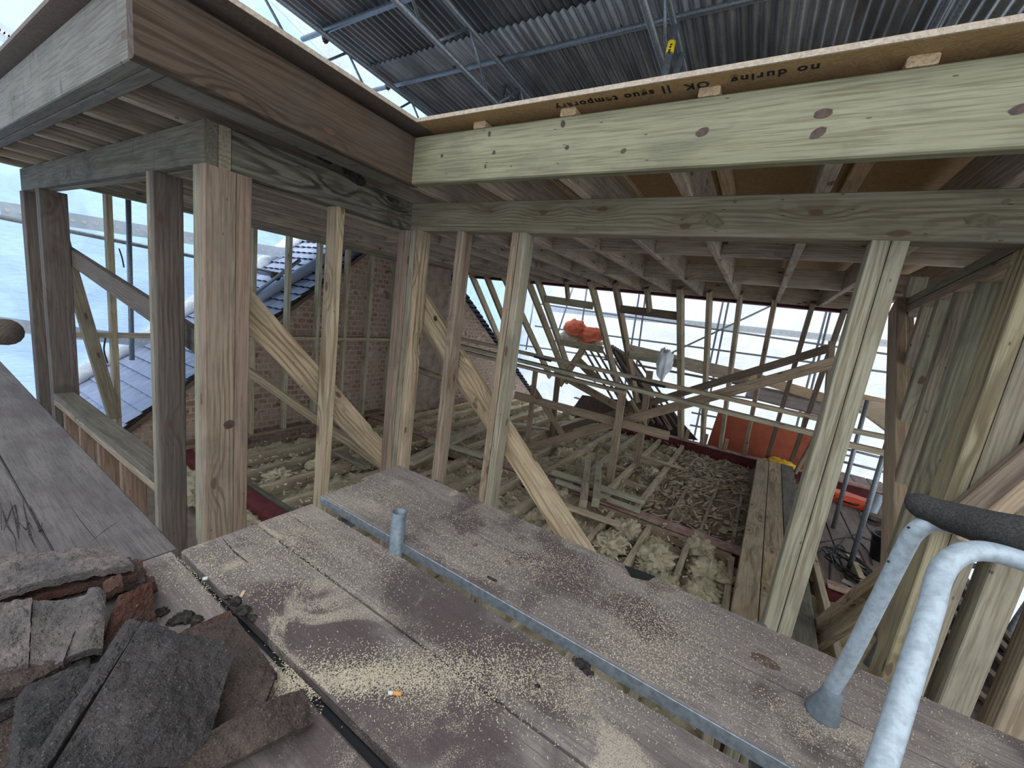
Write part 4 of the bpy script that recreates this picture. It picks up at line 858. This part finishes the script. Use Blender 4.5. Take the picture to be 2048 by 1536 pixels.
h=byl('wide brace plank'); knot(h,871,637,1,2.0465,.020,M['rock'],.8,.5,'black knot'); knot(h,952,800,1,2.0465,.017,kg_,.8,.3,'ringed knot')
h=byl('dark brown weathered fascia')
h2=byl('dark header beam with')
for (px,py,r,el,rot) in ((708,352,.035,2.4,-.25),(642,312,.02,3.,-.2),(780,398,.014,2.,-.3)): knot(h2,px,py,0,XC-.002,r,M['rock'],el,rot,'black resin streak')
# ================================================================= NEAR SCAFFOLD DECK
DZ=-.86
def board(x0,x1,y0,y1,zt,lab,mat,y0b=None,grp='near scaffold boards'):
    """scaffold board with rounded arrises; second end may be shifted sideways"""
    s_=0 if y0b is None else y0b-y0
    return beam('scaffold_board',(x0,(y0+y1)/2,zt-.019),(x1,(y0+y1)/2+s_,zt-.019),y1-y0,.038,mat,lab,'scaffold board',grp,b=.006)
B1=board(-1.37,2.6,.468,.686,DZ,'dusty scaffold board with purple damp patches, second right of the dark wide gap',M['deck'])
B2=board(-1.372,2.6,.692,.900,DZ,'dusty scaffold board just left of the raised pair and its metal strip',M['deck'])
B3=board(-1.345,2.6,.919,1.137,-.822,'raised scaffold board edged by the pale metal strip, with the rubber foot on its joint',M['deck'])
B4=board(-1.375,2.6,1.142,1.358,-.822,'raised scaffold board nearest the timber posts',M['deck'])
B0=board(-1.385,2.6,.236,.452,DZ,'scaffold board left of the wide dark gap, partly under the broken tiles',M['deck'],.166)
board(-1.385,2.6,.018,.234,DZ,'scaffold board mostly under the pile of broken tiles',M['deck'],-.055)
board(-1.385,2.6,-.205,.012,DZ,'scaffold board at the very bottom left, hidden by tiles',M['deck'])
board(-5.4,-1.392,.322,.545,DZ,'grey scaffold board running away on the left, beside the sill rail',M['deckl'],.245)
board(-5.4,-1.392,.093,.315,DZ,'grey scratched scaffold board at the left edge, left of the dark joint',M['deckl'],.022)
board(-5.4,-1.392,-.135,.086,DZ,'scaffold board at the extreme left edge, hidden behind the gritty tile',M['deckl'],-.205)
o=boxb('edge_strip',-1.345,2.6,.913,.9188,-.858,-.823,M['galv'],None,None,axis='x',b=.001); o['label']='scuffed galvanised strip'; o.parent=B3; o.matrix_parent_inverse=B3.matrix_world.inverted() if False else Matrix.Identity(4)
bpy.context.view_layer.update()
def stick(o,p):
    bpy.context.view_layer.update(); mw=o.matrix_world.copy(); o.parent=p; o.matrix_parent_inverse=p.matrix_world.inverted(); o.matrix_basis=mw; 
o.parent=None; o.matrix_parent_inverse=Matrix.Identity(4); stick(o,B3)
boxb('gap_shade_strip',-1.3,2.6,.36,.52,-.95,-.90,M['black'],'black strip added as shade under the wide gap between the near boards','timber')  # black strip added below so the gap reads as deep shade
# transoms below
for i,(x,l_) in enumerate(((-1.25,'left'),(.2,'middle'),(1.6,'right'))):
    tube('scaffold_tube',[(x,-.4,-.925),(x,1.5,-.925)],.024,M['galvd'],'transom tube carrying the near boards, %s one'%l_,'scaffold tube')
hollow('tube_stub',(-.905,.909,-1.5),(-.905,.909,-.712),.0245,mk('dull_galvanised_stub',(.16,.19,.21),.5,.4,.4,c2=(.10,.12,.14),scale=50),'short galvanised tube end standing up through the gap between the boards','scaffold tube')
# splits, knots and stains lying in the boards
def split(pts,zt,host,w=.003):
    ps=[at(a,b_,2,zt+.0006) for a,b_ in pts]
    vs=[];fs=[]
    for i,p in enumerate(ps):
        d=(ps[min(i+1,len(ps)-1)]-ps[max(i-1,0)]).normalized(); s_=Vector((-d.y,d.x,0)); ww=w*(1-.8*abs(2*i/(len(ps)-1)-1))
        vs+= [p-s_*ww/2,p+s_*ww/2]
    for i in range(len(ps)-1): fs.append((2*i,2*i+2,2*i+3,2*i+1))
    me=mesh('split',vs,fs,M['rock']); o=bpy.data.objects.new('split',me); COL.objects.link(o); stick(o,host); return o
split([(442,1073),(452,1085),(470,1105),(488,1119),(503,1131)],DZ,B1,.006); split([(572,1027),(600,1043),(626,1060)],DZ,B2,.003)
L1=[q for q in bpy.data.objects if q.get('label','').startswith('grey scaffold board')][0]; L2=[q for q in bpy.data.objects if q.get('label','').startswith('grey scratched')][0]
split([(139,1010),(160,1040),(180,1065),(203,1093)],DZ,L1,.003); split([(180,1085),(210,1060),(240,1040)],DZ,L1,.002)
for sc in (((5,1020),(14,1050),(30,1075)),((20,1000),(34,1050),(38,1080)),((8,1060),(22,1020),(30,1010),(40,1060)),((38,1045),(52,1060),(58,1045),(66,1060)),((30,1075),(34,1108)),((60,1010),(72,1040),(80,1064),(84,1045)),((2,1005),(3,1060)),((45,1000),(60,1070),(72,1096))):
    split(list(sc),DZ,L2,.006)
def disc(px,py,zt,r,mat,host,lab):
    c=at(px,py,2,zt+.0008); vs=[c+Vector((r*1.6*math.cos(k*.5236)*(1+.12*math.sin(k*3)),r*math.sin(k*.5236),0)) for k in range(12)]
    o=link('knot',mesh('knot',vs,[tuple(range(12))],mat),None); o['label']=lab; stick(o,host)
knotm=mk('damp_knot',(.075,.048,.036),.6,c2=(.11,.075,.06),scale=60)
disc(1530,1322,-.822,.022,knotm,B4,'dark round knot'); disc(922,1067,-.822,.012,knotm,B3,'round knot'); disc(948,1089,-.822,.010,knotm,B3,'round knot'); disc(1018,1125,-.822,.010,knotm,B3,'pale knot')
# black clip on the far edge
c=[at(1250,1130,2,-.818),at(1310,1152,2,-.818),at(1296,1160,2,-.818),at(1262,1152,2,-.818)]
slab('board_clip',c,.012,M['black'],'small black plate clipped on the far edge of the nearest raised board','clip',n=4,rough=.001)
o=tube('cigarette_butt',[at(776,1386,2,DZ+.005),at(786,1386,2,DZ+.005)],.0045,M['white'],n=8,label='short burnt cigarette end with a brown filter lying in the sawdust',cat='cigarette end')
f_=tube('filter',[at(786,1386,2,DZ+.005),at(803,1388,2,DZ+.005)],.0046,M['butt'],n=8); stick(f_,o)
beam('wood_chip',at(481,1194,2,DZ+.003),at(488,1182,2,DZ+.003),.008,.003,M['yboard'],'single yellow wood chip near the wide dark gap','chip')
beam('wood_chip',at(405,1158,2,DZ+.004),at(415,1156,2,DZ+.004),.012,.004,M['white'],'pale flake lying on the gap above the tiles','chip')
beam('metal_flake',at(975,1153,2,-.818),at(993,1162,2,-.818),.008,.004,M['rock'],'thin dark splinter on the raised board','splinter')
# sawdust: uncountable curls that stand proud of the boards
rr=random.Random(11); vs=[];fs=[]
def chips(n,px,py,sx,sy,zt):
    n=int(n*3.2); sx*=1.35; sy*=1.35
    for i in range(n):
        a=rr.gauss(px,sx);b_=rr.gauss(py,sy); p=at(a,b_,2,zt+.0015)
        if not (-1.36<p.x<2.4): continue
        if zt>-.84 and not (.925<p.y<1.35): continue
        if zt<-.84 and not (.25<p.y<.895 and not .452<p.y<.468): continue
        an=rr.uniform(0,6.3); ax=Vector((math.cos(an),math.sin(an),rr.gauss(0,.3))).normalized(); ay=Vector((-ax.y,ax.x,0)).normalized(); az=ax.cross(ay)
        k_=len(vs); l=rr.uniform(.0008,.0024);w_=rr.uniform(.0005,.0012)
        for q in ((-l,-w_),(l,-w_),(l,w_),(-l,w_)): vs.append(p+ax*q[0]+ay*q[1])
        fs.append((k_,k_+1,k_+2,k_+3))
for (n_,px,py,sx,sy,z) in ((1500,700,1100,70,35,DZ),(900,600,1060,60,25,DZ),(1400,760,990,60,20,-.822),(1400,930,1060,110,35,-.822),(1300,1000,1125,110,18,-.822),(1100,1250,1210,90,60,-.822),(1200,1310,1290,60,50,-.822),(1100,800,1345,90,18,DZ),(900,700,1360,60,12,DZ),(1200,960,1340,110,30,DZ),(900,1400,1250,160,60,-.822),(900,1700,1400,160,70,-.822),(800,520,1120,60,40,DZ),(700,1150,1380,120,40,DZ),(400,400,1130,40,25,DZ),(500,560,1370,50,15,DZ)):
    chips(n_,px,py,sx,sy,z)
o=link('sawdust',mesh('sawdust',vs,fs,mk('pale_sawdust',(.46,.39,.29),.95,c2=(.33,.27,.20),scale=200)),None); tag(o,'pale sawdust scattered in drifts over the near scaffold boards','sawdust',kind='stuff')
# ================================================================= BROKEN ROOF TILES
def P(px,py,z): return at(px,py,2,z)
def tile(lab,c,m,curl=.006,th=.018,under=0,seed=0,broken=.06,rough=.004):
    o=slab('broken_tile',[P(*q) for q in c],th,M[m],lab,'roof tile','broken roof tiles',n=34,rough=rough*1.5,curl=curl,seed=seed,broken=broken)
    return o
# lower layers first
tile('lowest dark tile under the pile at the left edge',[(-60,1480,-.83),(330,1400,-.83),(300,1250,-.83),(-60,1290,-.83)],'tbrn',seed=1)
tile('dark tile lying flat under the big one at the bottom',[(-60,1600,-.82),(420,1560,-.83),(440,1400,-.835),(-60,1420,-.82)],'tbrn',seed=2)
tile('brown tile wedged left under the grey-pink fragments',[(-60,1450,-.80),(190,1345,-.80),(180,1290,-.81),(-60,1330,-.80)],'tdark',seed=3)
tile('dark slab second layer from the left edge',[(-60,1405,-.775),(62,1368,-.78),(150,1320,-.79),(-60,1345,-.775)],'tbrn',seed=4)
tile('tile with a red edge just below the gritty top tile',[(-80,1232,-.775),(282,1146,-.79),(270,1112,-.79),(-80,1130,-.775)],'tred',seed=5,curl=.003)
tile('second tile below the gritty top tile',[(-80,1250,-.80),(300,1160,-.815),(280,1118,-.815),(-80,1140,-.80)],'tbrn',seed=6,curl=.003)
tile('third tile down below the gritty top tile, nearly on the boards',[(-80,1270,-.825),(308,1158,-.838),(290,1120,-.838),(-80,1150,-.825)],'tred',seed=7,curl=.003)
tile('large gritty grey tile topping the rear stack at the left',[(-80,1212,-.745),(277,1128,-.765),(232,1092,-.765),(-80,1112,-.745)],'tgrey',seed=8,curl=.008,rough=.006)
tile('upright red clay tile end below the gritty tile',[(246,1196,-.835),(316,1170,-.84),(303,1160,-.77),(247,1186,-.765)],'tred',seed=9,curl=.002)
tile('broad red-brown tile face in the middle of the pile',[(206,1300,-.84),(318,1245,-.85),(305,1166,-.775),(243,1186,-.76)],'tred',seed=10,curl=.004)
tile('small red clay stub poking out right of the stack',[(268,1178,-.83),(312,1160,-.83),(308,1150,-.83),(272,1164,-.83)],'tred',seed=11,curl=.001)
tile('small orange-red fragment between grey pieces and red face',[(208,1190,-.765),(248,1172,-.765),(243,1150,-.765),(205,1168,-.765)],'tred',seed=12,curl=.002)
tile('flat grey tile at the left edge with a blue sheen',[(-60,1352,-.765),(60,1330,-.77),(67,1200,-.755),(-60,1216,-.75)],'tgrey',seed=13,curl=.004,rough=.007)
tile('pale pinkish broken tile piece with a jagged right edge',[(60,1330,-.775),(128,1322,-.775),(182,1178,-.755),(66,1198,-.755)],'tgrey',seed=14,curl=-.010,broken=.12)
tile('grey curved fragment right of the pale pinkish one',[(124,1322,-.785),(208,1298,-.79),(214,1180,-.76),(178,1172,-.755)],'tgrey',seed=15,curl=.012,broken=.1)
tile('dark tile leaning under the grey fragments, reaching the bottom edge',[(22,1560,-.74),(90,1560,-.76),(205,1322,-.795),(52,1368,-.775)],'tdark',seed=16,curl=.006)
tile('brown tile lying flat beside the wide dark gap',[(385,1330,-.835),(560,1352,-.838),(470,1228,-.838),(362,1268,-.832)],'tbrn',seed=17,curl=.003)
tile('thin red-edged tile under the brown flat one',[(400,1300,-.848),(500,1300,-.848),(463,1216,-.846),(352,1266,-.846)],'tred',seed=18,curl=.001,th=.01)
tile('reddish tile under the right side of the big dark one',[(390,1515,-.825),(520,1440,-.835),(556,1352,-.832),(430,1300,-.815)],'tbrn',seed=19,curl=.004)
tile('narrow dark tile seen edge-on left of the big dark one',[(20,1590,-.695),(60,1590,-.695),(286,1246,-.745),(255,1238,-.755)],'tdark',seed=20,curl=.006)
tile('big dark tile with an orange worn corner in the middle of the pile',[(70,1600,-.685),(415,1500,-.795),(472,1312,-.775),(288,1240,-.73)],'tdark',seed=21,curl=.010,rough=.005,broken=.04)
tile('long purplish tile lying across the bottom of the pile',[(330,1600,-.80),(632,1446,-.842),(612,1374,-.825),(385,1478,-.785)],'tbrn',seed=22,curl=.016,rough=.005)
tile('gritty tile corner at the bottom edge',[(230,1580,-.78),(420,1560,-.80),(395,1490,-.80),(240,1528,-.78)],'tdark',seed=23,curl=.004)
for i,(px,py,s_,z) in enumerate(((322,1226,.022,DZ),(368,1238,.03,DZ),(345,1245,.016,DZ),(392,1243,.02,DZ),(470,1205,.020,DZ+.004),(486,1222,.022,DZ+.004),(455,1196,.012,DZ),(505,1237,.014,DZ),(1162,1330,.024,DZ),(1176,1345,.016,DZ),(1275,1366,.010,DZ),(1075,1372,.008,DZ))):
    crumple('grit_lump',P(px,py,z)+Vector((0,0,s_*.1)),s_*.7,s_*.6,s_*.28,M['rock'],['black crumb beside the broad red tile face','largest black crumb on the board above the tiles','small crumb left of the largest one','crumb right of the largest one','crumb blocking the start of the wide dark gap','lump of dirt in the wide dark gap','tiny crumb at the top of the wide dark gap','crumb lower in the wide dark gap','black grit patch beside the metal strip','smaller black grit below the patch beside the strip','lone black crumb on the middle board','tiny crumb on the middle board'][i],'dirt','crumbs',seed=i,amp=.9,fr=4,n=9)
# ================================================================= WHITE TUBULAR STAND
ft=at(1643,1428,2,-.822)
t=thing('tubular_stand','white tubular metal stand with rubber foot and black foam bar, lower right','stand',ft)
tp=dep(1812,1092,.80); pth=[ft+Vector((0,0,.05)),ft.lerp(tp,.35),ft.lerp(tp,.7),tp,dep(1828,1066,.79),dep(1850,1050,.78),dep(1880,1046,.77),dep(1925,1056,.76)]
tube('frame_tube',smoothpath(pth,8),.0155,M['alu'],parent=t,n=18)
b0=dep(1762,1536,.56);b1=dep(1862,1215,.66); low=b0+(b0-b1)*.75
pth=[low,b0,b0.lerp(b1,.5),b1,dep(1876,1160,.668),dep(1896,1125,.672),dep(1930,1105,.675),dep(1975,1103,.675),dep(2040,1120,.665),dep(2120,1150,.65)]
tube('frame_tube',smoothpath(pth,8),.0165,M['alu'],parent=t,n=18)
tube('foam_bar',smoothpath([dep(1827,1008,.80),dep(1838,1010,.79),dep(1875,1025,.77),dep(1930,1042,.74),dep(2000,1062,.70),dep(2110,1085,.66)],6),[.004,.014,.018,.0205,.022,.023,.0235,.024,.0245,.025,.0255,.026,.027,.0275,.028,.0285,.029,.0295,.030,.0305,.031,.0315,.032,.0325,.033,.0335,.034,.0345,.035,.0355,.036],M['foam'],parent=t,n=20)
dr=(pth[1]-pth[0]).normalized(); d1=(tp-ft).normalized()
tube('rubber_foot',[ft-d1*.002,ft+d1*.008,ft+d1*.05,ft+d1*.078],[.0335,.033,.0225,.0195],M['rubber'],parent=t,n=18)
tube('rubber_foot',[low-dr*.0,low+dr*.04],[.03,.02],M['rubber'],parent=t,n=14)
for (px,py,d_) in ((1817,1055,.775),(1777,1123,.795)):
    tube('rivet_hole',[dep(px-1.5,py,d_),dep(px+1.5,py,d_)],.0022,M['black'],parent=t,n=8)
# odd dark ends at the left edge
tube('dark_pole_end',[dep(-70,662,3.4),dep(12,664,3.2)],.105,M['shade'],'dark end of a round pole poking in at the left edge above the grey boards','pole',n=16)
# ground below
gr=link('ground',mesh('ground',[(-60,-60,-9),(60,-60,-9),(60,60,-9),(-60,60,-9)],[(0,1,2,3)],M['ground']),None); gr['kind']='structure'
# ================================================================= LIGHT
W=bpy.data.worlds.new('overcast'); S.world=W; W.use_nodes=True; nt=W.node_tree; bg=nt.nodes['Background']; bg.inputs[0].default_value=(.88,.94,1.0,1); bg.inputs[1].default_value=1.75
S.view_settings.view_transform='Standard'; S.view_settings.look='None'; S.view_settings.gamma=1; S.view_settings.use_curve_mapping=False
S.view_settings.exposure=1.12
